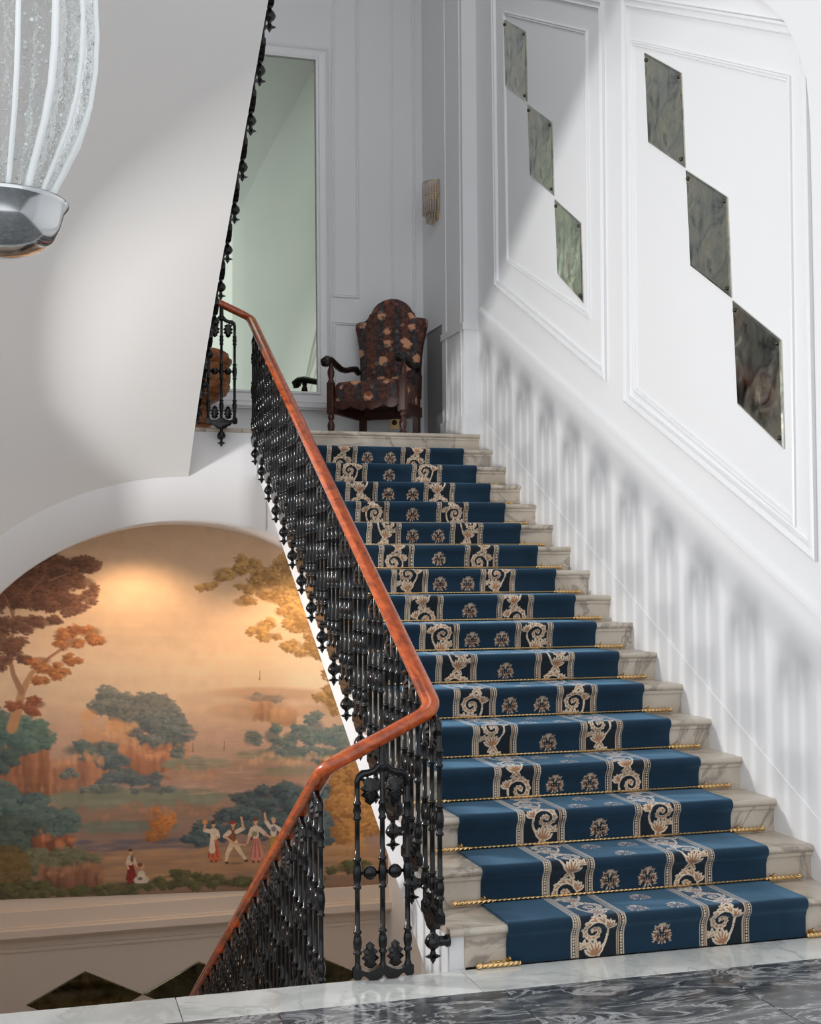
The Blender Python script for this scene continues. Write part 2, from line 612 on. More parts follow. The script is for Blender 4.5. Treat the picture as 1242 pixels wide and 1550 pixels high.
# raised arch border of the stair bay near the foot of the stairs
ar = [(-4, 0.0), (.19, 0.0), (.195, 3.7), (.2, 3.841), (.22, 4.011), (.288, 4.184), (.392, 4.359), (.55, 4.52), (.8, 4.72), (1.2, 4.98), (1.8, 5.32), (2.4, 5.66), (3.2, 6.1), (4.4, 6.75), (5.15, 7.2), (5.15, 8.5), (-4, 8.5)]
m = MB()
n = len(ar)
m.add([(-.03, y, z) for y, z in ar] + [(.01, y, z) for y, z in ar], [tuple(range(n - 1, -1, -1))] + [(i, (i + 1) % n, n + (i + 1) % n, n + i) for i in range(n)])
struct(m.obj('trim_9', M_WHITE), 'raised arched border framing the stair wall bay', 'moulding')
# landing skirting, chair rail and dark wainscot on the narrow side wall
bb = MB().box((-4.5, 6.425, ZT), (-.11, 6.45, ZT + .14)).box((-4.5, 6.432, ZT + .14), (-.11, 6.45, ZT + .165))
struct(bb.obj('baseboard_back', M_TRIM), 'white skirting of the landing back wall', 'baseboard')
wn = MB().box((-.118, 5.82, ZT), (-.11, 6.30, 3.86)).obj('trim_10', M_WAINSCOT)
struct(wn, 'dark grey wainscot panel beside the armchair', 'moulding')
struct(MB().box((-.128, 5.82, 3.86), (-.11, 6.45, 3.915)).obj('trim_11', M_TRIM), 'white chair rail above the dark wainscot panel', 'moulding')
# mural sill and lower wall ribbon
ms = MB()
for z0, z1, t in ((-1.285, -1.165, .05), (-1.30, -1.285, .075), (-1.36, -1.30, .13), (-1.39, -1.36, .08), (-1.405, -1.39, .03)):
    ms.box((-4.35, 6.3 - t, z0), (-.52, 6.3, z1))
struct(ms.obj('trim_12', M_WARMLIT), 'projecting white sill under the landscape mural', 'moulding')
struct(MB().box((-4.35, 6.283, -1.505), (-.52, 6.3, -1.475)).obj('trim_13', M_WARMLIT), 'thin white ribbon moulding below the mural sill', 'moulding')

# ------------------------------------------------------------------ the climbing stair
stair = thing('marble_staircase', 'worn grey marble staircase climbing under the blue runner to the upper landing', 'staircase', (0, 0, 0))
XL = -1.93
m = MB()
prof = [(0.0, -.014), (.005, -.004), (.014, 0), (RUN + .05, 0), (RUN + .05, -.034), (.016, -.034), (.006, -.029), (.001, -.022)]
v = [(x, y, z) for x in (XL, 0.0) for y, z in prof]
n = len(prof)
m.add(v, [(i, (i + 1) % n, n + (i + 1) % n, n + i) for i in range(n)] + [tuple(range(n - 1, -1, -1)), tuple(range(n, 2 * n))])
tread_me = m.mesh('tread', M_STEP)
riser_me = MB().box((XL + .02, RISER_SET, 0), (0, RISER_SET + .04, R - .034)).box((XL + .02, RISER_SET - .012, R - .05), (0, RISER_SET, R - .034)).mesh('riser', M_STEP)
riser_w = MB().box((XL + .07, RISER_SET, 0), (0, RISER_SET + .04, R - .034)).mesh('riser', M_STEP)
for i in range(1, NST + 1):
    y = (i - 1) * RUN
    if i < NST:
        link('tread', tread_me, stair, (0.0085 * y, y, i * R))
    link('riser', riser_me if i > 1 else riser_w, stair, (0.0085 * y, y, (i - 1) * R))
# outer string (white): stepped top, raked bottom
st = MB()
pts_top = []
for i in range(1, NST + 1):
    y = (i - 1) * RUN + RISER_SET + .006
    pts_top += [(y, (i - 1) * R - .0), (y, i * R - .034)]
v, f = [], []
for (y, z) in pts_top:
    zb = -.29 + .524 * y
    zb = max(zb, -.02) if y < .55 else zb
    for x in (xrail(y) + .075, xrail(y) + .145):
        v += [(x, y, z), (x, y, zb)]
for i in range(len(pts_top) - 1):
    a, b = 4 * i, 4 * i + 4
    f += [(a, a + 1, b + 1, b), (a + 2, b + 2, b + 3, a + 3), (a, b, b + 2, a + 2), (a + 1, a + 3, b + 3, b + 1)]
f.append((0, 2, 3, 1))
st.add(v, f)
# lower rake of the string continues down to the landing edge
y0 = RISER_SET + .006
st.add([(-1.925, y0, -.02), (-1.925, y0, -.30), (-1.925, .62, .035), (-1.925, .62, .2), (-1.855, y0, -.02), (-1.855, y0, -.30), (-1.855, .62, .035), (-1.855, .62, .2)],
       [(0, 1, 2, 3), (4, 7, 6, 5), (1, 5, 6, 2), (0, 4, 5, 1)])
st.obj('string', M_TRIM, stair)
so = MB()
so.add([(-1.9, .05, -.28), (0, .05, -.28), (0, 5.2, 2.41), (-1.86, 5.2, 2.41)], [(0, 1, 2, 3)])
so.obj('soffit', M_SOFFIT, stair)

# ------------------------------------------------------------------ the flight overhead (soffit seen from below)
up = thing('overhead_flight', 'smooth white underside of the stair flight sloping up overhead from the mural arch', 'staircase')
m = MB()
NX, NY = 40, 60
XS0, XS1 = -4.6, -2.44


def end_curve(x):
    t = (x - AX) / 2.25
    return .37 + 2.04 * math.sqrt(max(0.0, 1 - t * t)) if abs(t) < 1 else .37


v, f = [], []
for j in range(NY + 1):
    y = yf + (-.6 - yf) * (j / NY)
    plane = 5.41 - .5377 * y
    s = max(0.0, min(1.0, (y - 3.3) / (yf - 3.3)))
    for i in range(NX + 1):
        x = XS0 + (XS1 - XS0) * i / NX
        drop = (5.41 - .5377 * yf) - end_curve(x)
        v.append((x, y, plane - drop * s ** 2.6))
W = NX + 1
for j in range(NY):
    for i in range(NX):
        f.append((j * W + i, j * W + i + 1, (j + 1) * W + i + 1, (j + 1) * W + i))
m.add(v, f, True)
m.obj('soffit', M_SOFFIT, up)
m = MB()
ys = [yf + (-.6 - yf) * k / 24 for k in range(25)]
v, f = [], []
for y in ys:
    s = max(0.0, min(1.0, (y - 3.3) / (yf - 3.3)))
    drop = (5.41 - .5377 * yf) - end_curve(XS1)
    zb = 5.41 - .5377 * y - drop * s ** 2.6
    zt = 5.41 - .5377 * y + .38
    for x in (XS1, XS1 - .06):
        v += [(x, y, zb), (x, y, max(zt, ZT - .2))]
for i in range(24):
    a, b = 4 * i, 4 * i + 4
    f += [(a, b, b + 1, a + 1), (a + 1, b + 1, b + 3, a + 3), (a + 2, a + 3, b + 3, b + 2)]
m.add(v, f)
m.obj('string', M_TRIM, up)
ot = MB().box((XS0, 0, -.03), (XS1, RUN + .03, 0)).box((XS0, .03, -.2), (XS1, .06, -.03)).mesh('step', M_STEP)
for k in range(17):
    link('step', ot, up, (0, YT - .35 - RUN * k, ZT + .18 * (k + 1)))

# ------------------------------------------------------------------ the flight going down (mostly hidden behind the landing edge)
dn = thing('descending_flight', 'marble flight going down behind the landing edge below the mural', 'staircase')
dt = MB().box((-4.6, 0, -.035), (-2.5, RUN + .04, 0)).box((-4.6, .03, -.17), (-2.5, .06, -.035)).mesh('step', M_STEP)
for k in range(1, 17):
    link('step', dt, dn, (0, .02 + (k - 1) * RUN, -k * R))
m = MB()
m.add([(-2.5, 0, -.03), (-2.5, 0, -.45), (-2.5, 5.3, -3.1), (-2.5, 5.3, -2.68), (-2.55, 0, -.03), (-2.55, 0, -.45), (-2.55, 5.3, -3.1), (-2.55, 5.3, -2.68)],
      [(0, 1, 2, 3), (4, 7, 6, 5), (0, 3, 7, 4), (1, 5, 6, 2)])
m.obj('string', M_TRIM, dn)

# ------------------------------------------------------------------ iron railing
rail = thing('stair_railing', 'black cast iron railing with a polished mahogany handrail winding round the stairwell', 'railing')


def rod_prof(z1):
    p = [(.03, .012), (.045, .013), (.06, .0085), (.095, .0085), (.1, .0135), (.108, .0135), (.112, .009), (.125, .0125), (.145, .0145), (.165, .0125), (.178, .009),
         (.182, .0135), (.19, .0135), (.195, .0085), (.355, .008), (.36, .013), (.368, .013), (.373, .009), (.395, .0125), (.42, .0145), (.445, .0125), (.467, .009), (.472, .013), (.48, .013), (.485, .008),
         (.63, .008), (.635, .0125), (.643, .0125), (.65, .009), (.67, .0135), (.69, .0095), (.695, .0125), (.703, .0125), (.71, .008), (z1, .008)]
    return [(z, r * 1.32) for z, r in p]


ROD = MB().lathe(rod_prof(.78), 8).mesh('rod', M_IRON)
ROD_MID = MB().lathe(rod_prof(.84), 8).mesh('rod', M_IRON)


def leaf_poly(w, h, lobes=4, flip=False):
    R_ = []
    for i in range(lobes * 2 + 1):
        t = i / (lobes * 2)
        env = math.sin(math.pi * min(1, .12 + t * .88)) ** .7 * w
        k = 1.0 if i % 2 == 1 else .6
        R_.append((env * k if i < lobes * 2 else .0, t * h))
    pts = [(.007, 0)] + R_[1:] + [(-x, z) for x, z in reversed(R_[1:-1])] + [(-.007, 0)]
    return [(x, -z) for x, z in pts][::-1] if flip else pts


PALM = MB().prism([(x, z + .04) for x, z in leaf_poly(.036, .105, 4)], .012, None, .01).mesh('palmette', M_IRON)
LEAF = MB().prism([(x, z + .80) for x, z in leaf_poly(.042, .11, 4, True)], .012, None, .012).mesh('leaf', M_IRON)

fm = MB()
half = [(.0, .012), (.012, -.002), (.03, -.006), (.06, -.004), (.078, .012), (.088, .012), (.095, .0), (.118, .0), (.126, .008), (.126, .042), (.112, .05), (.095, .042), (.08, .032), (.06, .028), (.035, .036), (.012, .05)]
tray = [(-x, z) for x, z in reversed(half[1:])] + half
TRAY = MB().prism(tray, .028).mesh('tray', M_IRON)
# arch: outer rods bend inwards to a central boss
for sg in (-1, 1):
    pts = [(sg * .105, 0, .76), (sg * .105, 0, .785), (sg * .098, 0, .806), (sg * .082, 0, .818), (sg * .058, 0, .82), (sg * .034, 0, .828), (sg * .016, 0, .845), (0, 0, .86)]
    fm.tube(pts, [.0105, .012, .015, .016, .015, .015, .016, .017], 8, up=(0, 1, 0))
    pts = [(sg * .09, 0, .812), (sg * .082, 0, .795), (sg * .068, 0, .79), (sg * .06, 0, .80), (sg * .064, 0, .808)]
    fm.tube(pts, [.007, .007, .006, .006, .005], 6, up=(0, 1, 0))
bs = MB().tube([(-.045, 0, .42), (.045, 0, .42)], .0075, 6)
bs.lathe([(-.019, .004), (-.016, .02), (-.007, .028), (.007, .028), (.016, .02), (.019, .004)], 12, Matrix.Translation((0, 0, .42)) @ Matrix.Rotation(math.pi / 2, 4, 'X'))
BOSS = bs.mesh('boss', M_IRON)
fm.lathe([(-.018, .006), (-.012, .02), (0, .026), (.012, .02), (.018, .006)], 12, Matrix.Translation((0, 0, .845)) @ Matrix.Rotation(math.pi / 2, 4, 'X'))
fm.lathe([(.85, .022), (.862, .024), (.868, .016), (.885, .015)], 10)
POST = MB().lathe([(.86, .018), (.9, .016), (.94, .016)], 10).mesh('post', M_IRON)
FRAME = fm.mesh('baluster_panel', M_IRON)

pm = MB()
pm.prism([(-.085, .008), (-.07, -.012), (-.05, -.02), (-.036, -.036), (-.016, -.042), (.016, -.042), (.036, -.036), (.05, -.02), (.07, -.012), (.085, .008)], .036, None, .006)
pm.lathe([(-.04, .014), (-.05, .011), (-.06, .013), (-.072, .026), (-.09, .034), (-.1, .035), (-.115, .026), (-.125, .012), (-.133, .009), (-.14, .013), (-.146, .012), (-.152, .008), (-.168, .012), (-.18, .004), (-.186, .001)], 10)
for a in range(2):
    M = Matrix.Rotation(a * math.pi / 2, 4, 'Z')
    pm.prism([(-.034, -.154), (-.018, -.147), (0, -.145), (.018, -.147), (.034, -.154), (.018, -.161), (0, -.166), (-.018, -.161)], .012, M)
pm.lathe([(0, .022), (.03, .02), (.036, .026), (.05, .026), (.052, .018)], 10, Matrix.Translation((0, -.02, -.095)) @ Matrix.Rotation(math.pi / 2, 4, 'X'))
PEND = pm.mesh('pendant', M_IRON)


def panel(x, y, z, rz, pendant=True):
    p = link('baluster_panel', FRAME, rail, (x, y, z), rz)
    for dx in (-.105, 0, .105):
        link('rod', ROD if dx else ROD_MID, p, (dx, 0, 0))
    for dx in (-.0525, .0525):
        link('palmette', PALM, p, (dx, 0, 0))
        link('leaf', LEAF, p, (dx, 0, 0))
        link('boss', BOSS, p, (dx, 0, 0))
    link('tray', TRAY, p)
    if pendant:
        link('pendant', PEND, p)
    return p


H = math.pi / 2
for k in range(16):
    y = .02 + RUN * k
    panel(xrail(y), y, zrail(y) - .88, H)
for _p in (panel(-2.222, -.015, .008, 0.0, False), panel(-2.19, 5.10, 2.83, math.pi)):
    link('post', POST, _p)
for k in range(13):
    y = .17 + RUN * k
    panel(-2.46, y, .855 - .505 * y - .88, -H)
for k in range(12):
    y = 1.66 + .325 * (k - 1)
    panel(-2.395, y, 4.75 + .545 * (1.66 - y), -H)

# handrail
def fillet(P, r):
    out = [Vector(P[0])]
    for i in range(1, len(P) - 1):
        a, b, c = Vector(P[i - 1]), Vector(P[i]), Vector(P[i + 1])
        d1, d2 = (a - b).normalized(), (c - b).normalized()
        p1, p2 = b + d1 * r, b + d2 * r
        for k in range(9):
            t = k / 8
            out.append(p1 * (1 - t) ** 2 + b * 2 * t * (1 - t) + p2 * t ** 2)
    out.append(Vector(P[-1]))
    return out


hp = [(-2.395, -.3, 6.83), (-2.395, 5.11, 3.88), (xrail(5.11), 5.11, 3.69), (-2.0, -.02, 1.078), (-2.46, -.02, .855), (-2.46, 5.3, -1.83)]
path = fillet(hp, .075)
dense = [path[0]]
for a, b in zip(path[:-1], path[1:]):
    nseg = max(1, int((b - a).length / .25))
    for k in range(1, nseg + 1):
        dense.append(a.lerp(b, k / nseg))
rp = []
for k in range(20):
    a = 2 * math.pi * k / 20
    c, s_ = math.cos(a), math.sin(a)
    rp.append((.037 * math.copysign(abs(c) ** .8, c), .029 * math.copysign(abs(s_) ** .85, s_)))
hm = MB().tube(dense, 0, prof=rp)
hm.obj('handrail', M_RAIL, rail)

# ------------------------------------------------------------------ the runner
CX = -.966
HALF = .712


def step_path():
    P = []
    th = .013
    for i in range(1, NST):
        y0 = (i - 1) * RUN
        yr = y0 + RISER_SET - th
        z0, z1 = (i - 1) * R + (th if i > 1 else .001), i * R
        P += [(yr - .004, z0, i), (yr - .002, z0 + .03, i), (yr - .003, z1 - .075, i), (yr - .012, z1 - .05, i), (y0 - th + .001, z1 - .028, i)]
        for k in range(7):
            a = math.pi + (math.pi / 2) * k / 6
            P.append((y0 + .014 + (.014 + th) * math.cos(a), z1 - .014 + (.014 + th) * -math.sin(a), i))
        P.append((y0 + .1, z1 + th, i))
        P.append((y0 + RUN + RISER_SET - th - .012, z1 + th, i))
    return P


raw = step_path()
pts = np.array([(p[0], p[1]) for p in raw])
stp = np.array([p[2] for p in raw])
seg = np.hypot(*(np.diff(pts, axis=0).T))
S = np.concatenate([[0], np.cumsum(seg)])
rows = [0.0]
while rows[-1] < S[-1]:
    i = int(stp[min(len(stp) - 1, np.searchsorted(S, rows[-1]))])
    rows.append(rows[-1] + (.003 if i <= 4 else .0042 if i <= 7 else .006 if i <= 10 else .008))
rows = np.array(rows[:-1] + [S[-1]])
yy = np.interp(rows, S, pts[:, 0])
zz = np.interp(rows, S, pts[:, 1])
for _ in range(2):  # soften the fold lines
    yy[1:-1] = .25 * yy[:-2] + .5 * yy[1:-1] + .25 * yy[2:]
    zz[1:-1] = .25 * zz[:-2] + .5 * zz[1:-1] + .25 * zz[2:]
ty, tz = np.gradient(yy), np.gradient(zz)
ln = np.hypot(ty, tz)
ny, nz = -tz / ln, ty / ln
# pattern coordinate: .487 of wool per step
core = np.arange(-.43, .4301, .003)
xs = np.concatenate([[-HALF, -HALF, -HALF + .004, -.6, -.5], core, [.5, .6, HALF - .004, HALF, HALF]])
drop = np.zeros(len(xs))
drop[0] = drop[-1] = -.0125
drop[2:-2] = .0
drop[1] = drop[-2] = -.003


def stroke(img, P, w, val):
    """soft-edged stroke, widths per point, periodic in rows"""
    Hh, Ww = img.shape
    for (x, s), r in zip(P, w):
        r0 = int(math.ceil(r)) + 1
        i0, j0 = int(round(s)), int(round(x))
        for i in range(i0 - r0, i0 + r0 + 1):
            for j in range(max(0, j0 - r0), min(Ww, j0 + r0 + 1)):
                if (i - s) ** 2 + (j - x) ** 2 <= r * r:
                    img[i % Hh, j] = val


def line(P, n):
    P = np.array(P, float)
    d = np.concatenate([[0], np.cumsum(np.hypot(*(np.diff(P, axis=0).T)))])
    t = np.linspace(0, d[-1], n)
    return np.stack([np.interp(t, d, P[:, 0]), np.interp(t, d, P[:, 1])], 1)


def leaf_stroke(img, x, s, ang, L, w, val, curl=.6):
    t = np.linspace(0, 1, 40)
    a = ang + curl * t
    dx, ds = np.cos(a) * L / 40, np.sin(a) * L / 40
    P = np.stack([x + np.cumsum(dx), s + np.cumsum(ds)], 1)
    ww = w * np.sin(np.pi * np.clip(t * .9 + .1, 0, 1)) ** .8 + .4
    stroke(img, P, ww, val)


TW, TH = 168, 420
tile = np.zeros((TH, TW), int)


def ornament(img, grow, val, core=False):
    k0 = .82 if core else 1.0
    s = np.arange(0, TH, 1.0)
    x = 84 + 46 * np.sin(2 * np.pi * s / TH)
    stroke(img, np.stack([x, s], 1), np.full(len(s), 4.2 + grow), val)
    for hf in (0, 1):
        sg = 1 if hf == 0 else -1
        c = (84 - sg * 18, TH * (.25 + .5 * hf) + 4)
        th = np.linspace(0, 3.1 * np.pi, 240)
        rr = 66 * np.exp(-th * .2)
        P = np.stack([c[0] + sg * rr * np.cos(th + .2), c[1] + rr * np.sin(th + .2)], 1)
        stroke(img, P, np.linspace(5.5, 3.2, 240) + grow, val)
        for k in range(0, 210, 15):
            p, q = P[k], P[min(239, k + 4)]
            a = math.atan2(q[1] - p[1], q[0] - p[0])
            sc_ = (rr[k] / 60) ** .7
            for da, L, w in ((-1.15, 38, 8.0), (-.5, 46, 9.0)):
                leaf_stroke(img, p[0], p[1], a + da * sg, L * sc_ * k0, max(.7, (w + grow) * sc_), val, .7 * sg)
        leaf_stroke(img, c[0], c[1], 1.0, 26 * k0, 9 + grow, val, 1.5)
        # open acanthus where the stem changes side
        bx, by = 84 - sg * 8, TH * (.5 * hf) + 6
        for da in (-1.25, -.75, -.25, .25, .75, 1.25):
            leaf_stroke(img, bx, by, math.pi / 2 + da + .25 * sg, (74 if abs(da) < .5 else 60) * k0, 9.5 + grow, val, -.55 * da)
        for da in (-.5, .4):
            leaf_stroke(img, bx, by, -math.pi / 2 + da, 48 * k0, 9 + grow, val, da)
        for da in (-.9, -.2, .5, 1.2):         # side leaves filling the edge of the band
            leaf_stroke(img, 84 + sg * 44, TH * (.25 + .5 * hf) + 20, math.pi / 2 - sg * .5 + da, 44 * k0, 8 + grow, val, -.8 * da)
            leaf_stroke(img, 84 - sg * 62, TH * (.5 * hf) + 40, math.pi / 2 + sg * .2 + da, 36 * k0, 7 + grow, val, .8 * da)


ornament(tile, 1.0, 1)
ornament(tile, -5.4, 2, True)
MW, MH = 130, 110
med = np.zeros((MH, MW), int)


def drop_curve(k, n=120):
    t = np.linspace(-np.pi, np.pi, n)
    r = 1 + .0 * t
    x = 50 * np.sin(t) * (1 - .5 * (np.cos(t) * .5 + .5) ** 1.2) * k
    y = (34 * np.cos(t) + 8 * np.cos(t) ** 3) * k
    return np.stack([MW / 2 + x, MH / 2 - 4 + y], 1)


DY, DX = np.meshgrid(np.arange(MH), np.arange(MW), indexing='ij')
tt_ = np.clip((DY - (MH / 2 - 4)) / 44, -1, 1)
inside = np.abs(DX - MW / 2) < 52 * np.sqrt(1 - tt_ ** 2) * (1 - .5 * (tt_ * .5 + .5) ** 1.2)
med[inside] = 3
D = drop_curve(1.0, 400)
for q in range(21):                      # small leaf tips round the rim
    p = D[int(q * 400 / 21)]
    d = p - np.array([MW / 2, MH / 2 - 10])
    a = math.atan2(d[1], d[0])
    sd = 1 if d[0] > 0 else -1
    leaf_stroke(med, p[0] - 8 * math.cos(a), p[1] - 8 * math.sin(a), a - .5 * sd, 15 + 4 * (q % 2), 3.0, 1, 1.3 * sd)
gm_ = np.random.default_rng(5)
for q in range(80):                      # mirrored scrolls filling the drop
    x0, y0 = gm_.uniform(3, 40), gm_.uniform(-34, 32)
    if x0 > 46 * math.sqrt(max(0, 1 - (y0 / 40) ** 2)) * (1 - .45 * max(0, y0 / 40)):
        continue
    a0, L, cu, vv = gm_.uniform(0, 6.28), gm_.uniform(12, 24), gm_.uniform(1.6, 3.2), (1, 2, 3)[q % 3]
    leaf_stroke(med, MW / 2 + x0, MH / 2 - 4 + y0, a0, L, 2.3, vv, cu)
    leaf_stroke(med, MW / 2 - x0, MH / 2 - 4 + y0, math.pi - a0, L, 2.3, vv, -cu)
leaf_stroke(med, MW / 2, MH / 2 + 2, math.pi / 2, 40, 4.5, 1, 0)
leaf_stroke(med, MW / 2, MH / 2 - 30, math.pi / 2, 22, 3.5, 2, 0)

NAVY = np.array(srgb(7, 41, 62)[:3])
INK = np.array(srgb(10, 22, 32)[:3])
CREAM = np.array(srgb(222, 204, 180)[:3])
TAN = np.array(srgb(150, 104, 74)[:3])
GREY = np.array(srgb(140, 142, 146)[:3])
nr, nc = len(rows), len(xs)
col = np.empty((nr, nc, 3), np.float32)
col[:] = NAVY
Sg, Xg = np.meshgrid(rows, xs, indexing='ij')
for cx0 in (-.3025, .3025):
    d = Xg - cx0
    inb = np.abs(d) <= .1225
    e = .1225 - np.abs(d)                      # distance in from the band edge
    c = np.empty_like(col)
    c[:] = INK
    ti = (np.floor(Sg * 1000) % TH).astype(int)
    tj = np.clip(np.floor((d + .084) * 1000), 0, TW - 1).astype(int)
    t = tile[ti, tj]
    inner = e > .0385
    c[inner & (t == 1)] = CREAM
    c[inner & (t == 2)] = np.array(srgb(168, 122, 88)[:3])
    bord = ~inner
    c[bord & (e < .0045)] = CREAM * .85
    bead = ((Sg % .0125) - .00625) ** 2 + (e - .0135) ** 2 < .0048 ** 2
    c[bord & (e >= .0045) & (e < .022)] = INK
    c[bord & bead] = CREAM
    c[bord & (e >= .022) & (e < .0255)] = CREAM * .8
    c[bord & (e >= .0255) & (e < .031)] = TAN * .7
    c[bord & (e >= .031) & (e < .036)] = CREAM * .75
    col = np.where(inb[..., None], c, col)
for k in range(0, 52):
    sc = .078 + .17 * k
    for mx in ((0.0,) if k % 2 == 0 else (-.095, .095)):
        jj = ((Xg - mx) * 1000 + MW / 2)
        ii = ((Sg - sc) * 1000 + MH / 2)
        ok = (jj >= 0) & (jj < MW) & (ii >= 0) & (ii < MH)
        v = med[np.clip(ii, 0, MH - 1).astype(int), np.clip(jj, 0, MW - 1).astype(int)] * ok
        col[v == 3] = INK * 1.4
        col[v == 1] = CREAM * .8
        col[v == 2] = TAN * .9


def grid_mesh(name, V, ncol, colors, mat):
    nrow = len(V) // ncol
    me = bpy.data.meshes.new(name)
    me.vertices.add(len(V))
    me.vertices.foreach_set('co', np.ascontiguousarray(V, np.float32).ravel())
    i = np.arange(nrow - 1)[:, None] * ncol + np.arange(ncol - 1)[None]
    q = np.stack([i, i + 1, i + ncol + 1, i + ncol], -1).reshape(-1, 4).astype(np.int32)
    me.loops.add(q.size)
    me.loops.foreach_set('vertex_index', q.ravel())
    me.polygons.add(len(q))
    me.polygons.foreach_set('loop_start', np.arange(0, q.size, 4, dtype=np.int32))
    me.polygons.foreach_set('use_smooth', np.ones(len(q), bool))
    me.update(calc_edges=True)
    at = me.color_attributes.new('pigment', 'FLOAT_COLOR', 'POINT')
    c4 = np.ones((len(V), 4), np.float32)
    c4[:, :3] = colors.reshape(-1, 3)
    at.data.foreach_set('color', c4.ravel())
    me.materials.append(mat)
    return me


V = np.empty((nr, nc, 3))
V[..., 0] = CX + xs[None]
V[..., 1] = yy[:, None] + ny[:, None] * drop[None]
V[..., 2] = zz[:, None] + nz[:, None] * drop[None]
run_o = link('stair_runner', grid_mesh('stair_runner', V.reshape(-1, 3), nc, col, M_RUNNER))
tag(run_o, 'navy blue stair runner with two scrolling cream leaf bands and small medallions', 'carpet')

# ------------------------------------------------------------------ brass stair rods
rod_bar = MB().tube([(-.80, 0, 0), (.80, 0, 0)], .0062, 8).mesh('bar', M_BRASS)
sl = MB().lathe([(-.085, .008), (-.08, .0105), (.07, .0105), (.075, .0085), (.082, .0085), (.09, .0135), (.1, .0135), (.108, .008), (.11, .002)], 10, Matrix.Rotation(math.pi / 2, 4, 'Y'))
SLEEVE = sl.mesh('finial', M_BRASS)
bk = MB().box((-.009, .0, -.012), (.009, .02, .016)).tube([(0, .012, .01), (0, -.006, .024), (0, -.012, .012)], .004, 6)
BRACK = bk.mesh('bracket', M_BRASS_PLAIN)
ORD = ['first', 'second', 'third', 'fourth', 'fifth', 'sixth', 'seventh', 'eighth', 'ninth', 'tenth', 'eleventh', 'twelfth', 'thirteenth', 'fourteenth', 'fifteenth', 'sixteenth']
XC = -.949
for i in range(0, 15):
    lab = 'brass stair rod at the foot of the %s carpeted riser from the bottom' % ORD[i] if i else 'lowest brass stair rod at floor level, only its ends show'
    yb_ = i * RUN + RISER_SET - .03
    t = thing('stair_rod', lab, 'stair rod', (XC, yb_ if i else yb_ - .012, i * R + (.0225 if i else .013)), 'brass stair rods holding the runner')
    link('bar', rod_bar, t, (0, .0 if i else .036, 0))
    for sg in (-1, 1):
        link('finial', SLEEVE, t, (sg * .765, 0, 0), math.pi if sg < 0 else 0)
        link('bracket', BRACK, t, (sg * .722, .0 if i else .02, 0))

# ------------------------------------------------------------------ the mural
# painting canvas: pu across, pv down, in the mural's own units
PU0, PU1, PV0, PV1, ST = -90, 615, 770, 1352, 1.0
cw, ch = int((PU1 - PU0) / ST), int((PV1 - PV0) / ST)
can = np.zeros((ch, cw, 3), np.float32)
UU, VV = np.meshgrid(PU0 + (np.arange(cw) + .5) * ST, PV0 + (np.arange(ch) + .5) * ST)


def lin(c):
    return np.array(srgb(*c)[:3], np.float32)


def fbm(sx, sy, seed, octv=5):
    g = np.random.default_rng(seed)
    out = np.zeros((ch, cw), np.float32)
    amp, tot = 1.0, 0.0
    for o in range(octv):
        ny_, nx_ = max(2, int(ch / (sy / 2 ** o))) + 2, max(2, int(cw / (sx / 2 ** o))) + 2
        a = g.random((ny_, nx_)).astype(np.float32)
        fy = np.linspace(0, ny_ - 1.001, ch)
        fx = np.linspace(0, nx_ - 1.001, cw)
        iy, ix = fy.astype(int), fx.astype(int)
        wy, wx = (fy - iy)[:, None], (fx - ix)[None]
        wy, wx = wy * wy * (3 - 2 * wy), wx * wx * (3 - 2 * wx)
        A = a[iy][:, ix] * (1 - wy) * (1 - wx) + a[iy + 1][:, ix] * wy * (1 - wx) + a[iy][:, ix + 1] * (1 - wy) * wx + a[iy + 1][:, ix + 1] * wy * wx
        out += amp * A
        tot += amp
        amp *= .5
    return out / tot


# sky and water wash
stops = [(770, (205, 178, 148)), (900, (226, 194, 160)), (980, (232, 200, 166)), (1040, (238, 208, 174)), (1075, (226, 192, 160)), (1120, (208, 172, 148)), (1180, (186, 152, 134)), (1250, (160, 132, 118)), (1352, (140, 112, 90))]
for c in range(3):
    can[..., c] = np.interp(VV, [s[0] for s in stops], [lin(s[1])[c] for s in stops])
cl = fbm(260, 90, 3)
can *= (1 + (cl - .5) * .42)[..., None]
st_ = fbm(300, 12, 5)
can *= (1 + (st_ - .5) * .16)[..., None]


def blend(mask, color):
    global can
    c = lin(color) if isinstance(color, tuple) else color
    can = can * (1 - mask[..., None]) + c * mask[..., None]


def dab(cx, cy, rx, ry, color, a=.9, soft=.35):
    j0, j1 = int((cx - rx - PU0) / ST) - 1, int((cx + rx - PU0) / ST) + 2
    i0, i1 = int((cy - ry - PV0) / ST) - 1, int((cy + ry - PV0) / ST) + 2
    j0, i0, j1, i1 = max(0, j0), max(0, i0), min(cw, j1), min(ch, i1)
    if j1 <= j0 or i1 <= i0:
        return
    d = np.sqrt(((UU[i0:i1, j0:j1] - cx) / rx) ** 2 + ((VV[i0:i1, j0:j1] - cy) / ry) ** 2)
    k = (np.clip((1 - d) / soft, 0, 1) * a)[..., None]
    can[i0:i1, j0:j1] = can[i0:i1, j0:j1] * (1 - k) + color * k


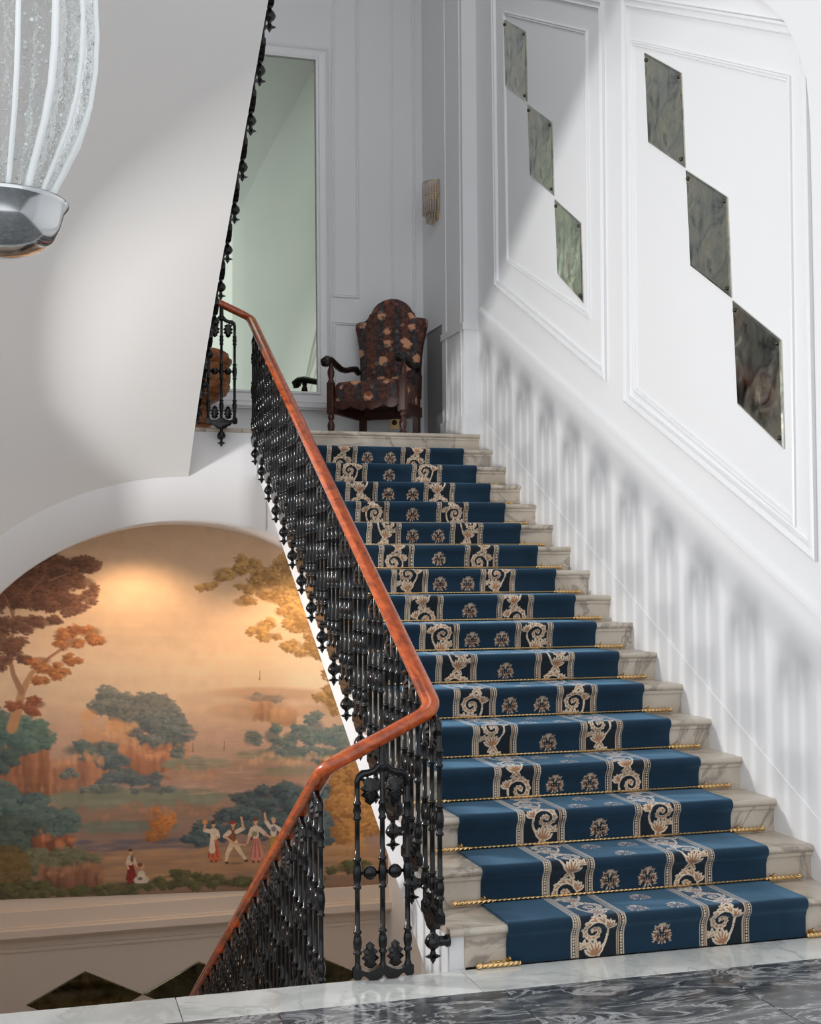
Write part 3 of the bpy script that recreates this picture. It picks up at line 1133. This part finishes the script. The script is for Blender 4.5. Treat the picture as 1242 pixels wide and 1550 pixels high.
def foliage(cx, cy, rx, ry, dark, light, n=None, sz=5, seed=0, fan=True):
    g = np.random.default_rng(int(cx * 7 + cy * 3 + seed))
    D, L = lin(dark), lin(light)
    n = n or int(rx * ry / (sz * 2.2))
    # lumps of leaves, each lit from the upper right
    nl = max(4, int(rx * ry / 62))
    dab(cx, cy, rx * .85, ry * .8, D * .9 + L * .1, .75, .45)
    lumps = []
    for _ in range(nl):
        a, r = g.random() * 2 * np.pi, math.sqrt(g.random()) * .85
        lumps.append((cx + rx * r * math.cos(a), cy + ry * r * math.sin(a), g.uniform(.28, .5) * min(rx, ry * 1.5)))
    lumps.sort(key=lambda q: q[1])
    for lx, ly, lr in lumps:
        lr = max(lr, sz * 1.4)
        dab(lx, ly, lr * 1.25, lr * .85, D, .85, .5)
        for _ in range(int(10 + lr * lr / 4)):
            a, r = g.random() * 2 * np.pi, math.sqrt(g.random())
            px, py = lx + lr * 1.3 * r * math.cos(a), ly + lr * .9 * r * math.sin(a)
            k = np.clip(.45 + .4 * (-(py - ly) / lr) + .25 * ((px - lx) / lr) + g.normal(0, .16), 0, 1)
            dab(px, py, sz * g.uniform(.5, 1.1), sz * g.uniform(.35, .7), D * (1 - k) + L * k, .8, .6)


def ribbon(P, w, color, a=.9):
    P = line(P, 90)
    for i, (x, y) in enumerate(P):
        r = np.interp(i, np.linspace(0, 89, len(w)), w)
        dab(x, y, r, r, lin(color), a, .5)


def rock(x0, x1, y0, y1, lightc, darkc, seed):
    g = np.random.default_rng(seed)
    n = int((x1 - x0) / 5)
    for k in range(n):
        x = x0 + (x1 - x0) * (k + .5) / n
        t = g.random()
        top = y0 + (y1 - y0) * .25 * g.random()
        c = lin(darkc) * (1 - t * .8) + lin(lightc) * t * .8 + .2 * (lin(lightc) - lin(darkc)) * .5
        for q in range(7):
            dab(x + g.normal(0, 1.5), top + (y1 - top) * q / 6, 6, (y1 - top) / 7 + 3, c * (1.08 - .06 * q), .75, .7)


def strip_land(x0, x1, y, h, top, bot, seed):
    g = np.random.default_rng(seed)
    for k in range(int((x1 - x0) * .8)):
        x = g.uniform(x0, x1)
        e = math.sin(math.pi * (x - x0) / (x1 - x0)) ** .5
        dab(x, y + h * .55, 10, h * .5 * e + 1, lin(bot), .5, .7)
    for k in range(int((x1 - x0) * .9)):
        x = g.uniform(x0, x1)
        e = math.sin(math.pi * (x - x0) / (x1 - x0)) ** .5
        dab(x, y - h * .1 + g.normal(0, h * .12), 10, h * .4 * e + 1, lin(top) * g.uniform(.85, 1.15), .5, .7)


# far hills and rocks
for x, y, rx, ry in ((400, 1050, 110, 12), (500, 1056, 90, 14), (340, 1078, 42, 14), (392, 1070, 50, 22), (368, 1082, 30, 15), (422, 1082, 26, 18), (470, 1078, 50, 14), (540, 1075, 60, 18)):
    dab(x, y, rx, ry, lin((208, 168, 138)) * RNG.uniform(.88, 1.05), .7, .5)
    dab(x - rx * .3, y - ry * .2, rx * .5, ry * .6, lin((228, 182, 142)), .5, .8)
rock(378, 405, 1060, 1090, (226, 172, 128), (176, 132, 108), 4)
rock(404, 442, 1072, 1098, (228, 176, 130), (182, 136, 108), 5)
foliage(395, 1058, 45, 7, (150, 136, 122), (190, 168, 142), sz=4)
# middle islands
for k in range(5):
    dab(180, 1110 + k * 16, 100 - k * 4, 26, lin((206, 164, 134)), .5, .8)
rock(115, 275, 1105, 1165, (232, 176, 132), (190, 142, 116), 8)
foliage(165, 1064, 42, 18, (104, 112, 112), (158, 156, 142), sz=5)
foliage(205, 1085, 48, 28, (100, 106, 106), (150, 148, 136), sz=5)
foliage(238, 1110, 30, 40, (94, 104, 106), (146, 148, 140), sz=5)
foliage(262, 1112, 22, 22, (96, 108, 110), (148, 152, 144), sz=5)
for x, y in ((128, 1085), (165, 1098), (178, 1104)):
    dab(x, y, 18, 13, lin((236, 176, 126)), .8, .6)
rock(180, 250, 1130, 1175, (218, 150, 112), (156, 106, 86), 9)
foliage(120, 1136, 40, 14, (88, 106, 108), (136, 146, 136), sz=5)
rock(70, 155, 1148, 1198, (216, 154, 116), (150, 104, 84), 10)
foliage(165, 1150, 26, 18, (86, 100, 106), (126, 138, 134), sz=5)
foliage(190, 1180, 62, 14, (84, 96, 104), (122, 132, 130), sz=5)
strip_land(240, 335, 1160, 22, (148, 150, 128), (186, 150, 128), 12)
strip_land(60, 335, 1212, 34, (138, 142, 122), (158, 128, 110), 14)
strip_land(60, 260, 1252, 20, (126, 130, 116), (152, 124, 108), 15)
for k in range(60):
    dab(RNG.uniform(110, 300), RNG.uniform(1270, 1292), 22, 4, lin((92, 96, 112)), .35, .8)
# right bank with its row of trees
strip_land(350, 560, 1146, 20, (150, 146, 122), (186, 150, 126), 17)
strip_land(390, 560, 1172, 18, (158, 146, 124), (186, 148, 124), 18)
for x, y, rx, ry in ((372, 1122, 16, 13), (405, 1116, 17, 17), (433, 1120, 16, 15), (450, 1112, 13, 18), (475, 1108, 20, 28), (500, 1120, 26, 20), (530, 1115, 30, 28), (440, 1140, 40, 12), (490, 1146, 40, 14)):
    foliage(x, y, rx, ry, (92, 110, 112), (140, 148, 134), sz=4.5)
# left cliff with its teal wood
rock(-60, 72, 1125, 1205, (206, 138, 96), (128, 80, 58), 20)
foliage(-10, 1105, 60, 26, (66, 92, 94), (118, 140, 126), sz=6)
foliage(42, 1112, 34, 22, (70, 98, 98), (122, 146, 130), sz=6)
foliage(-40, 1140, 40, 30, (58, 78, 82), (100, 120, 112), sz=6)
foliage(8, 1150, 22, 18, (60, 80, 84), (102, 118, 110), sz=6)
# big tree
ribbon([(18, 1104), (26, 1078), (32, 1050), (46, 1022), (72, 998), (100, 980)], [9, 8, 6, 4, 3, 1.5], (196, 148, 108))
ribbon([(32, 1050), (20, 1025), (14, 998), (19, 960), (19, 930), (40, 905), (70, 885), (84, 878)], [6, 4.5, 4, 3.5, 3, 2, 1.5, 1], (170, 130, 100))
for x, y, rx, ry in ((20, 872, 40, 20), (66, 868, 38, 24), (104, 862, 34, 18), (118, 886, 26, 12), (130, 908, 16, 9), (60, 905, 50, 22), (100, 920, 34, 13), (0, 910, 40, 22), (-40, 900, 50, 40), (-10, 950, 30, 18), (40, 950, 24, 15), (68, 946, 18, 10), (10, 980, 28, 16), (36, 1000, 12, 8), (4, 1006, 16, 10), (-50, 970, 40, 30), (-30, 850, 60, 30)):
    foliage(x, y, rx, ry, (92, 64, 52), (146, 102, 80), sz=4.5)
for x, y, rx, ry in ((92, 962, 20, 10), (128, 960, 26, 12), (104, 976, 26, 9), (142, 974, 18, 8), (58, 1004, 22, 9), (100, 1004, 18, 9), (72, 1018, 24, 10), (88, 1024, 14, 7), (60, 1034, 14, 6)):
    foliage(x, y, rx, ry, (140, 84, 52), (214, 146, 92), sz=4.5)
for x, y, rx, ry in ((20, 1070, 10, 6), (52, 1068, 20, 10), (48, 1078, 12, 6)):
    foliage(x, y, rx, ry, (128, 76, 56), (180, 112, 80), sz=4.5)
# ochre tree on the other side
for x, y, rx, ry in ((305, 888, 20, 9), (335, 866, 30, 13), (368, 852, 24, 14), (360, 910, 22, 10), (395, 872, 28, 18), (425, 860, 30, 24), (455, 872, 40, 30), (372, 888, 26, 9), (410, 902, 30, 14), (440, 905, 30, 20), (425, 924, 22, 12), (395, 945, 22, 9), (378, 955, 16, 7), (400, 962, 22, 8), (455, 940, 30, 16), (440, 975, 20, 11), (470, 985, 22, 14), (500, 940, 50, 60), (500, 1060, 22, 22), (520, 1040, 30, 40)):
    foliage(x, y, rx, ry, (142, 108, 66), (214, 172, 108), sz=4.5)
# dark wood behind the dancers, ochre bushes
for x, y, rx, ry in ((370, 1212, 22, 18), (405, 1210, 26, 20), (440, 1204, 28, 22), (470, 1212, 26, 24), (345, 1240, 30, 16), (390, 1245, 40, 22), (450, 1245, 50, 26), (320, 1262, 36, 18), (290, 1272, 34, 12), (500, 1240, 40, 50)):
    foliage(x, y, rx, ry, (58, 72, 80), (100, 118, 118), sz=5)
foliage(230, 1240, 22, 20, (160, 96, 48), (216, 142, 74), sz=5)
foliage(232, 1266, 18, 12, (150, 96, 54), (196, 130, 74), sz=5)
for x, y, rx, ry in ((520, 1165, 30, 34), (515, 1210, 26, 30), (545, 1240, 40, 50), (530, 1290, 30, 26), (555, 1180, 30, 40)):
    foliage(x, y, rx, ry, (136, 92, 48), (204, 148, 82), sz=5)
# dancing ground and dark foreground
for k in range(500):
    dab(RNG.uniform(110, 600), RNG.uniform(1286, 1332), RNG.uniform(14, 40), RNG.uniform(2, 6), lin((186, 144, 106)) * RNG.uniform(.8, 1.15), .35, .8)
foliage(20, 1212, 60, 26, (58, 82, 88), (112, 132, 124), sz=6)
foliage(60, 1242, 50, 26, (56, 80, 86), (110, 130, 122), sz=6)
foliage(0, 1262, 70, 26, (54, 70, 72), (98, 112, 100), sz=6)
rock(50, 105, 1262, 1288, (182, 110, 74), (110, 66, 50), 30)
foliage(75, 1298, 76, 18, (84, 86, 66), (138, 136, 104), sz=6)
rock(60, 150, 1306, 1338, (176, 122, 92), (112, 76, 60), 31)
foliage(-20, 1320, 60, 36, (78, 66, 44), (128, 106, 66), sz=6)
for x, y, rx, ry in ((30, 1335, 90, 12), (140, 1344, 90, 10), (210, 1336, 70, 8), (300, 1338, 80, 8), (270, 1326, 40, 6), (360, 1340, 60, 8), (450, 1338, 60, 7), (530, 1322, 40, 12), (0, 1345, 80, 10)):
    foliage(x, y, rx, ry, (66, 66, 44), (112, 110, 68), sz=5)


# reflections and brush lines on the water, small sails far off
for k in range(160):
    y = RNG.uniform(1100, 1205)
    dab(RNG.uniform(275, 375), y, RNG.uniform(10, 26), RNG.uniform(.8, 2.2), lin((214, 176, 150)) * RNG.uniform(.72, 1.1), .35, .8)
for x, y in ((283, 1140), (331, 1138), (386, 1030)):
    ribbon([(x, y), (x + .5, y - 14)], [.8, .6], (150, 118, 100), .6)
# sunlit edges of the rocks and banks
for x0, x1, y, c in ((120, 200, 1108, (240, 190, 140)), (190, 262, 1140, (232, 170, 128)), (80, 150, 1150, (232, 176, 134)), (355, 505, 1152, (216, 174, 140)), (255, 330, 1172, (206, 158, 126)), (150, 330, 1226, (184, 140, 112)), (60, 110, 1266, (206, 134, 92)), (70, 150, 1310, (190, 138, 106))):
    for k in range(int((x1 - x0) / 2)):
        x = RNG.uniform(x0, x1)
        dab(x, y + 6 * math.sin(x * .09) + RNG.normal(0, 3), RNG.uniform(2, 7), RNG.uniform(2, 9), lin(c) * RNG.uniform(.75, 1.08), .5, .7)
for x, y, rx, ry in ((150, 1128, 30, 7), (210, 1118, 18, 8), (262, 1140, 12, 10), (100, 1170, 14, 8), (150, 1196, 40, 8), (230, 1196, 40, 8)):
    foliage(x, y, rx, ry, (92, 104, 104), (146, 150, 138), sz=4)
# branches through the big tree
for P in ([(20, 945), (10, 915), (-6, 890)], [(40, 905), (62, 880), (66, 862)], [(70, 885), (100, 872)], [(60, 1008), (84, 988), (118, 968)]):
    ribbon(P, [2.0, 1.4, .8], (158, 114, 88), .5)


# painted figures
def person(x, y, h, skirt, blouse, hair, arms, trousers=False, apron=None):
    s = h / 62.0
    dab(x + 4 * s, y + 1, 15 * s, 2.2 * s, lin((110, 80, 58)), .6, .7)
    if trousers:
        for P in ([(x, y - 30 * s), (x - 8 * s, y - 14 * s), (x - 10 * s, y - 3 * s)], [(x + 2 * s, y - 30 * s), (x + 10 * s, y - 16 * s), (x + 18 * s, y - 5 * s)]):
            ribbon(P, [4.6 * s, 3.4 * s, 2.2 * s], skirt)
            dab(P[-1][0] + 1 * s, P[-1][1] + 2.5 * s, 3.2 * s, 2.4 * s, lin((74, 48, 36)), .95)
    else:
        ribbon([(x, y - 34 * s), (x + 1 * s, y - 20 * s), (x + 2 * s, y - 5 * s)], [3.8 * s, 7.4 * s, 10.5 * s], skirt)
        for q in (-6, -1, 5):
            ribbon([(x + q * .4 * s, y - 30 * s), (x + q * 1.3 * s, y - 4 * s)], [.8 * s, 1.6 * s], tuple(int(v * .78) for v in skirt), .5)
        for q in (-3, 4):
            dab(x + q * s, y + 3 * s, 2.6 * s, 2 * s, lin((84, 54, 40)), .9)
        if apron:
            ribbon([(x - 2 * s, y - 34 * s), (x - 2 * s, y - 14 * s)], [3 * s, 5.4 * s], apron, .9)
    ribbon([(x, y - 34 * s), (x, y - 45 * s)], [4.6 * s, 5.4 * s], blouse)
    dab(x + 2.4 * s, y - 40 * s, 2.2 * s, 6 * s, lin(blouse) * .72, .5)
    for P in arms:
        ribbon([(x + a * s, y - b * s) for a, b in P[:2]], [3.4 * s, 3.0 * s], blouse if not trousers else (224, 206, 182))
        ribbon([(x + a * s, y - b * s) for a, b in P[1:]], [1.9 * s, 1.5 * s], (222, 168, 132))
        a, b = P[-1]
        dab(x + a * s, y - b * s, 2.0 * s, 2.0 * s, lin((228, 176, 140)), .95)
    dab(x, y - 49 * s, 1.8 * s, 3 * s, lin((214, 160, 124)), .95)
    dab(x, y - 54.5 * s, 3.7 * s, 4.6 * s, lin((226, 172, 136)), .95)
    dab(x - .6 * s, y - 57.5 * s, 4.4 * s, 3.2 * s, lin(hair), .95)


person(315, 1303, 60, (206, 104, 70), (228, 210, 188), (84, 50, 36), [[(-5, 44), (-14, 46), (-13, 58)], [(5, 44), (8, 36), (3, 31)]], False, (226, 204, 178))
dab(302, 1246, 5.5, 5.5, lin((198, 132, 82)), .9)
dab(302, 1246, 3.5, 3.5, lin((222, 166, 112)), .8)
person(345, 1309, 66, (222, 196, 162), (134, 78, 52), (172, 46, 36), [[(-5, 44), (-12, 38), (2, 27), (18, 25)], [(5, 44), (15, 49), (12, 64)]], True)
person(380, 1305, 66, (216, 138, 122), (220, 202, 180), (128, 64, 40), [[(-5, 44), (-9, 34), (-12, 24)], [(5, 44), (14, 36), (24, 30)]])
dab(378, 1266, 5, 5, lin((120, 126, 84)), .85)
person(408, 1301, 62, (198, 160, 82), (224, 208, 190), (200, 168, 130), [[(-5, 44), (-12, 54), (-14, 66)], [(5, 44), (13, 38), (8, 28)]])
dab(408, 1259, 5, 5, lin((112, 98, 118)), .85)
person(191, 1332, 50, (138, 46, 36), (216, 190, 166), (84, 48, 34), [[(-4, 42), (-6, 32), (-4, 24)], [(5, 42), (9, 32), (12, 28)]])
dab(193, 1298, 3, 7, lin((70, 62, 70)), .8)
ribbon([(200, 1330), (214, 1330)], [5, 5], (206, 190, 172))
ribbon([(207, 1320), (207, 1328)], [5, 6.5], (214, 198, 180))
dab(208, 1310, 3.8, 4.4, lin((216, 164, 128)), .95)
dab(205, 1307.5, 4.6, 3.6, lin((118, 62, 40)), .9)
dab(205, 1328, 4.5, 3, lin((52, 40, 40)), .8)

can *= (1 + (fbm(14, 14, 21, 3) - .5) * .14)[..., None]
can = np.clip(can, .004, .85)
can *= 1 + ((fbm(70, 7, 33, 4) - .5) * .34 * np.clip((VV - 1080) / 80, 0, 1))[..., None]
can = np.clip(can, .004, .85)
# canvas units -> wall: 175.6 units per metre
GX = (UU - 682.7) / 175.6
GZ = (1142.0 - 6.1 * GX - VV) / 175.06
GX = GX + 0 * GZ
V = np.stack([GX, np.full_like(GX, 6.294), GZ], -1)
keep = VV[:, 0] > 0
mu = link('mural', grid_mesh('mural', V.reshape(-1, 3), cw, can, M_MURAL))
tag(mu, 'arched landscape mural of trees, rocky islands and dancing villagers on the end wall', 'mural')


# ------------------------------------------------------------------ mirrors
def mirror_plate(name, quad, to3d, label, group, screws, mat=M_ANTIQUE):
    n = len(quad)
    c = (sum(p[0] for p in quad) / n, sum(p[1] for p in quad) / n)
    inner = [(c[0] + (a - c[0]) * .955, c[1] + (b - c[1]) * .955) for a, b in quad]
    o3 = to3d(c[0], c[1], 0)
    rel = lambda a, b, h: tuple(np.array(to3d(a, b, h)) - np.array(o3))
    m = MB()
    m.add([rel(a, b, 0) for a, b in quad] + [rel(a, b, .007) for a, b in quad] + [rel(a, b, .012) for a, b in inner],
          [(i, (i + 1) % n, n + (i + 1) % n, n + i) for i in range(n)] + [(n + i, n + (i + 1) % n, 2 * n + (i + 1) % n, 2 * n + i) for i in range(n)] + [tuple(range(2 * n, 3 * n))])
    o = m.obj(name, mat, None, o3)
    tag(o, label, 'mirror', group)
    for a, b in screws:
        p = rel(a, b, .013)
        MB().ball((0, 0, 0), .013, 8).obj('screw', M_SCREW, o, p)
    return o


RH = [([(4.479, 6.096), (3.995, 5.796), (3.978, 5.24), (4.447, 5.535)], 'smoky diamond mirror topmost in the panel nearer the landing'),
      ([(3.972, 5.218), (3.489, 4.914), (3.466, 4.365), (3.932, 4.655)], 'smoky diamond mirror in the middle of the panel nearer the landing'),
      ([(3.452, 4.335), (2.987, 4.037), (2.965, 3.478), (3.409, 3.775)], 'smoky diamond mirror lowest in the panel nearer the landing'),
      ([(1.988, 4.838), (1.518, 4.531), (1.489, 3.965), (1.952, 4.267)], 'large smoky diamond mirror topmost in the panel nearer the stair foot'),
      ([(1.481, 3.948), (1.021, 3.659), (0.998, 3.106), (1.445, 3.385)], 'large smoky diamond mirror in the middle of the panel nearer the stair foot'),
      ([(.987, 3.09), (.524, 2.794), (.513, 2.244), (.955, 2.529)], 'large smoky diamond mirror lowest in the panel, reflecting the handrail')]
for q, lab in RH:
    a, b, c_, d_ = [np.array(p) for p in q]
    cen = (a + b + c_ + d_) / 4
    sc_ = [tuple(cen + (p - cen) * .86) for p in (a, c_)] + [tuple(cen + (p - cen) * .9) for p in (b,)]
    mirror_plate('diamond_mirror', q, on_right, lab, 'diamond mirrors on the stair wall', sc_)
for x, lab in ((-3.173, 'dark diamond mirror low on the mural wall, the one farther from the railing'),
               (-2.217, 'dark diamond mirror low on the mural wall at the foot of the descending handrail'),
               (-1.26, 'dark diamond mirror low on the mural wall seen between the railing posts')):
    mirror_plate('diamond_mirror', [(x - .477, -1.946), (x, -2.182), (x + .477, -1.946), (x, -1.71)], on_mural, lab, 'diamond mirrors below the mural', [], M_DARKREFL)

tm = thing('wall_mirror', 'tall wall mirror in a white moulded frame on the landing back wall', 'mirror', (-1.6, 6.43, 3.3))
Q = [(-2.25, 3.30), (-1.14, 3.30), (-1.16, 6.385), (-2.25, 6.385)]
rel_b = lambda x, z, h: (x + 1.6, .02 - h, z - 3.3)
fr = MB()
outer = [(-2.37, 3.18), (-1.015, 3.18), (-1.03, 6.51), (-2.37, 6.51)]
fr = frame_mesh(outer, rel_b, [(0, 0), (.0, .05), (.02, .062), (.035, .05), (.085, .042), (.1, .055), (.118, .05), (.122, .02)])
fr.obj('frame', M_TRIM, tm)
g = MB().add([rel_b(x, z, .024) for x, z in Q], [(0, 1, 2, 3)])
g.obj('glass', M_MIRROR, tm)
sill = MB().box((-.85, -.06, -.15), (.62, .02, -.115)).box((-.85, -.04, -.17), (.62, .02, -.15))
sill.obj('sill', M_TRIM, tm)

# ------------------------------------------------------------------ armchair on the landing
ch_ = thing('armchair', 'high-backed carved armchair in dark floral tapestry on the upper landing', 'chair', (-.70, 5.87, ZT), None, math.radians(-36))
ch_.scale = (1.1, 1.1, 1.0)
# local: front is -y


def soft(mb, name, mat, lv=2):
    o = mb.obj(name, mat, ch_)
    for p in o.data.polygons:
        p.use_smooth = True
    return o


# backrest outline
left = [(-.25, .47), (-.258, .62), (-.262, .75), (-.275, .9), (-.296, 1.02), (-.312, 1.1), (-.305, 1.145), (-.27, 1.158), (-.225, 1.165), (-.2, 1.19), (-.19, 1.225), (-.175, 1.235), (-.155, 1.28), (-.12, 1.325), (-.065, 1.358), (0, 1.37)]
left = [(x, z if z < .8 else .8 + (z - .8) * .93) for x, z in left]
outl = left + [(-x, z) for x, z in reversed(left[:-1])]
Mb = Matrix.Translation((0, .23, 0)) @ Matrix.Rotation(math.radians(-3.5), 4, 'X')
bk_ = MB()
n = len(outl)
cz = .88
rings = [(1.0, .035), (1.0, -.02), (.965, -.04), (.8, -.058), (.45, -.068)]
v = []
for k, yv in rings:
    v += [(x * k, yv, cz + (z - cz) * k) for x, z in outl]
v.append((0, -.07, cz))
f = [tuple(range(n))]
for q in range(len(rings) - 1):
    for i in range(n):
        j = (i + 1) % n
        f.append((q * n + j, q * n + i, (q + 1) * n + i, (q + 1) * n + j))
q = len(rings) - 1
for i in range(n):
    f.append((q * n + (i + 1) % n, q * n + i, (q + 1) * n))
bk_.add(v, f, True, Mb)
bk_.obj('backrest', M_TAPESTRY, ch_)
# seat cushion
se = MB()
rings = [(.96, .30), (1.0, .33), (1.0, .44), (.985, .475), (.93, .498), (.7, .512), (.3, .518)]
base = []
for i in range(32):
    a = 2 * math.pi * i / 32
    c, s_ = math.cos(a), math.sin(a)
    x, y = math.copysign(abs(c) ** .32, c) * .305, math.copysign(abs(s_) ** .32, s_) * .27
    base.append((x * (1 - .12 * (y / .27 * .5 + .5)), y))
v = []
for k, z in rings:
    v += [(x * k, y * k, z) for x, y in base]
v.append((0, 0, .52))
f = [tuple(range(31, -1, -1))]
for q in range(len(rings) - 1):
    for i in range(32):
        j = (i + 1) % 32
        f.append((q * 32 + i, q * 32 + j, (q + 1) * 32 + j, (q + 1) * 32 + i))
for i in range(32):
    f.append((6 * 32 + i, 6 * 32 + (i + 1) % 32, 7 * 32))
se.add(v, f, True)
se.obj('seat', M_TAPESTRY, ch_)
for sx in (-1, 1):
    lg = MB().box((-.027, -.027, .22), (.027, .027, .50))
    lg.lathe([(0, .018), (.012, .03), (.04, .03), (.055, .017), (.085, .026), (.12, .03), (.15, .022), (.165, .014), (.18, .026), (.2, .026), (.22, .02)], 12)
    lg.lathe([(.50, .024), (.515, .026), (.525, .016), (.56, .026), (.59, .029), (.62, .022), (.635, .015), (.645, .024), (.655, .02), (.67, .02)], 12)
    bevel(lg.obj('front_leg', M_DWOOD, ch_, (sx * .305, -.255, 0)), .004, 1)
    
    lg = MB().box((-.026, -.026, 0), (.026, .026, .40)).box((-.024, -.024, .40), (.024, .024, .62), Matrix.Rotation(math.radians(-5), 4, 'X'))
    bevel(lg.obj('back_leg', M_DWOOD, ch_, (sx * .235, .245, 0)), .004, 1)
    pts = [(sx * .262, .22, 0.645), (sx * .268, .17, 0.680), (sx * .28, .1, 0.670), (sx * .292, .02, 0.645), (sx * .3, -.07, 0.645), (sx * .306, -.16, 0.670), (sx * .31, -.25, 0.693), (sx * .312, -.32, 0.690), (sx * .313, -.36, 0.670), (sx * .313, -.355, 0.640), (sx * .313, -.325, 0.640)]
    am = MB().tube(pts, [.024, .03, .027, .026, .028, .03, .034, .036, .034, .026, .018], 10)
    am.lathe([(-.036, .012), (-.03, .026), (.03, .026), (.036, .012)], 12, Matrix.Translation((sx * .313, -.34, 0.660)) @ Matrix.Rotation(math.pi / 2, 4, 'Y'))
    for q in range(5):
        am.ball((sx * .312 + (q - 2) * .012, -.375 + abs(q - 2) * .006, .67), .012, 8)
    am.obj('armrest', M_EBONY, ch_)
ap = MB()
sc_poly = [(-.28, .33)] + [(-.28 + .56 * k / 24, .285 - .03 * abs(math.sin(k * math.pi / 6)) - (.02 if 9 < k < 15 else 0)) for k in range(25)] + [(.28, .33)]
ap.prism(sc_poly, .03, Matrix.Translation((0, -.25, 0)), .0)
ap.box((-.285, -.24, .22), (-.255, .24, .31)).box((.255, -.24, .22), (.285, .24, .31)).box((-.24, .23, .22), (.24, .26, .31))
ap.obj('apron', M_DWOOD, ch_)

# ------------------------------------------------------------------ carved urn behind the railing
ur = thing('wooden_urn', 'broad carved walnut urn standing behind the railing on the upper landing', 'urn', (-2.36, 5.85, ZT))
b = MB().lathe([(.26, .17), (.28, .2), (.30, .24), (.315, .26), (.33, .25), (.345, .27), (.35, .31), (.37, .32), (.39, .335), (.42, .345), (.44, .338), (.46, .345), (.52, .348), (.56, .34), (.575, .345), (.59, .335), (.61, .33)], 32, None, False)
b.obj('body', M_WALNUT, ur)
b = MB().lathe([(.60, .31), (.605, .345), (.63, .36), (.65, .36), (.66, .335), (.70, .33), (.72, .30), (.72, .27), (.62, .26)], 24, None, False)
b.obj('rim', M_WALNUT, ur)
b = MB().lathe([(0, .2), (.03, .205), (.045, .2), (.05, .185), (.09, .18), (.1, .195), (.12, .195), (.13, .175), (.2, .165), (.22, .185), (.25, .185), (.26, .17)], 24, None, False)
b.obj('foot', M_WALNUT, ur)

# ------------------------------------------------------------------ wall sconce and socket
sc = thing('wall_sconce', 'small crystal wall sconce of hanging glass rods on the landing side wall', 'lamp', (-.11, 6.03, 4.83))
p = MB().box((-.012, -.1, .02), (0, .1, .36))
p.obj('back_plate', M_BRASS_PLAIN, sc)
for tier, (rad, z0, z1, nn) in enumerate(((.115, .07, .37, 15), (.085, .0, .2, 11))):
    for zt in (z1, z1 - .12):
        ring = [(-rad * math.sin(a), rad * math.cos(a), zt) for a in [math.pi * k / 16 for k in range(17)]]
        MB().tube(ring, .005, 6).obj('ring', M_BRASS_PLAIN, sc)
    rd = MB().lathe([(z0, .002), (z0 + .015, .008), (z1 - .015, .008), (z1, .003)], 6).mesh('crystal_rod', M_CRYSTAL)
    for k in range(nn):
        a = math.pi * (k + .5) / nn
        link('crystal_rod', rd, sc, (-rad * math.sin(a), rad * math.cos(a), 0))
so = thing('wall_socket', 'brass wall socket low on the back wall behind the armchair leg', 'socket', (-.40, 6.45, 3.04))
MB().box((-.045, -.008, -.06), (.045, 0, .06)).obj('plate', M_BRASS_PLAIN, so)
MB().lathe([(0, .025), (.008, .025), (.01, .02)], 12, Matrix.Translation((0, -.008, 0)) @ Matrix.Rotation(math.pi / 2, 4, 'X')).obj('outlet', M_SOCKET, so)

# ------------------------------------------------------------------ glass chandelier hanging in front
cl_ = thing('glass_chandelier', 'bubbled clear glass chandelier with white ribs and a silver bowl, hanging close by', 'chandelier', (-3.66, -2.2, 2.34))
NB = 16
gm = MB()
gp = [(.10, .095), (.15, .115), (.2, .14), (.27, .172), (.34, .193), (.42, .204), (.5, .207), (.58, .203), (.68, .19), (.8, .168), (.92, .15)]
v, f = [], []
nn = 96
for z, r in gp:
    for k in range(nn):
        a = 2 * math.pi * k / nn
        rr = r * (1 - .05 * abs(math.cos(a * NB / 2)) ** 3)
        v.append((rr * math.cos(a), rr * math.sin(a), z))
for i in range(len(gp) - 1):
    for k in range(nn):
        f.append((i * nn + k, i * nn + (k + 1) % nn, (i + 1) * nn + (k + 1) % nn, (i + 1) * nn + k))
gm.add(v, f, True)
gm.obj('glass_body', M_GLASS, cl_)
for k in range(NB):
    a = 2 * math.pi * (k + .5) / NB
    pts = [(r * 1.0 * math.cos(a), r * 1.0 * math.sin(a), z) for z, r in gp]
    MB().tube(pts, .0085 if k % 2 else .006, 8, up=(math.cos(a), math.sin(a), 0.01)).obj('rib', M_OPAL, cl_)
bub = MB().add(*(lambda r: ([(r, 0, 0), (-r, 0, 0), (0, r, 0), (0, -r, 0), (0, 0, r), (0, 0, -r)], [(0, 2, 4), (2, 1, 4), (1, 3, 4), (3, 0, 4), (2, 0, 5), (1, 2, 5), (3, 1, 5), (0, 3, 5)]))(.0062), True)
bb_ = MB()
for k in range(1500):
    z = random.uniform(.12, .9)
    r = np.interp(z, [q[0] for q in gp], [q[1] for q in gp]) * random.uniform(.9, .97)
    a = random.random() * 2 * math.pi
    s_ = random.uniform(.3, 1.0)
    bb_.add([(p[0] * s_ + r * math.cos(a), p[1] * s_ + r * math.sin(a), p[2] * s_ * 1.3 + z) for p in bub.v], bub.f, True)
bo = bb_.obj('air_bubbles', M_OPAL, cl_)
bo['kind'] = 'stuff'
bw = MB().lathe([(0.0, .004), (.002, .03), (.008, .06), (.02, .092), (.04, .115), (.07, .13), (.1, .138), (.112, .147), (.118, .15), (.124, .147), (.126, .13), (.12, .1)], 64)
bw.obj('bowl', M_CHROME, cl_)
MB().lathe([(.92, .15), (.95, .155), (.97, .12), (1.02, .05), (1.1, .03), (1.3, .06), (1.4, .05), (1.5, .015), (6.16, .012)], 24).obj('stem', M_CHROME, cl_)
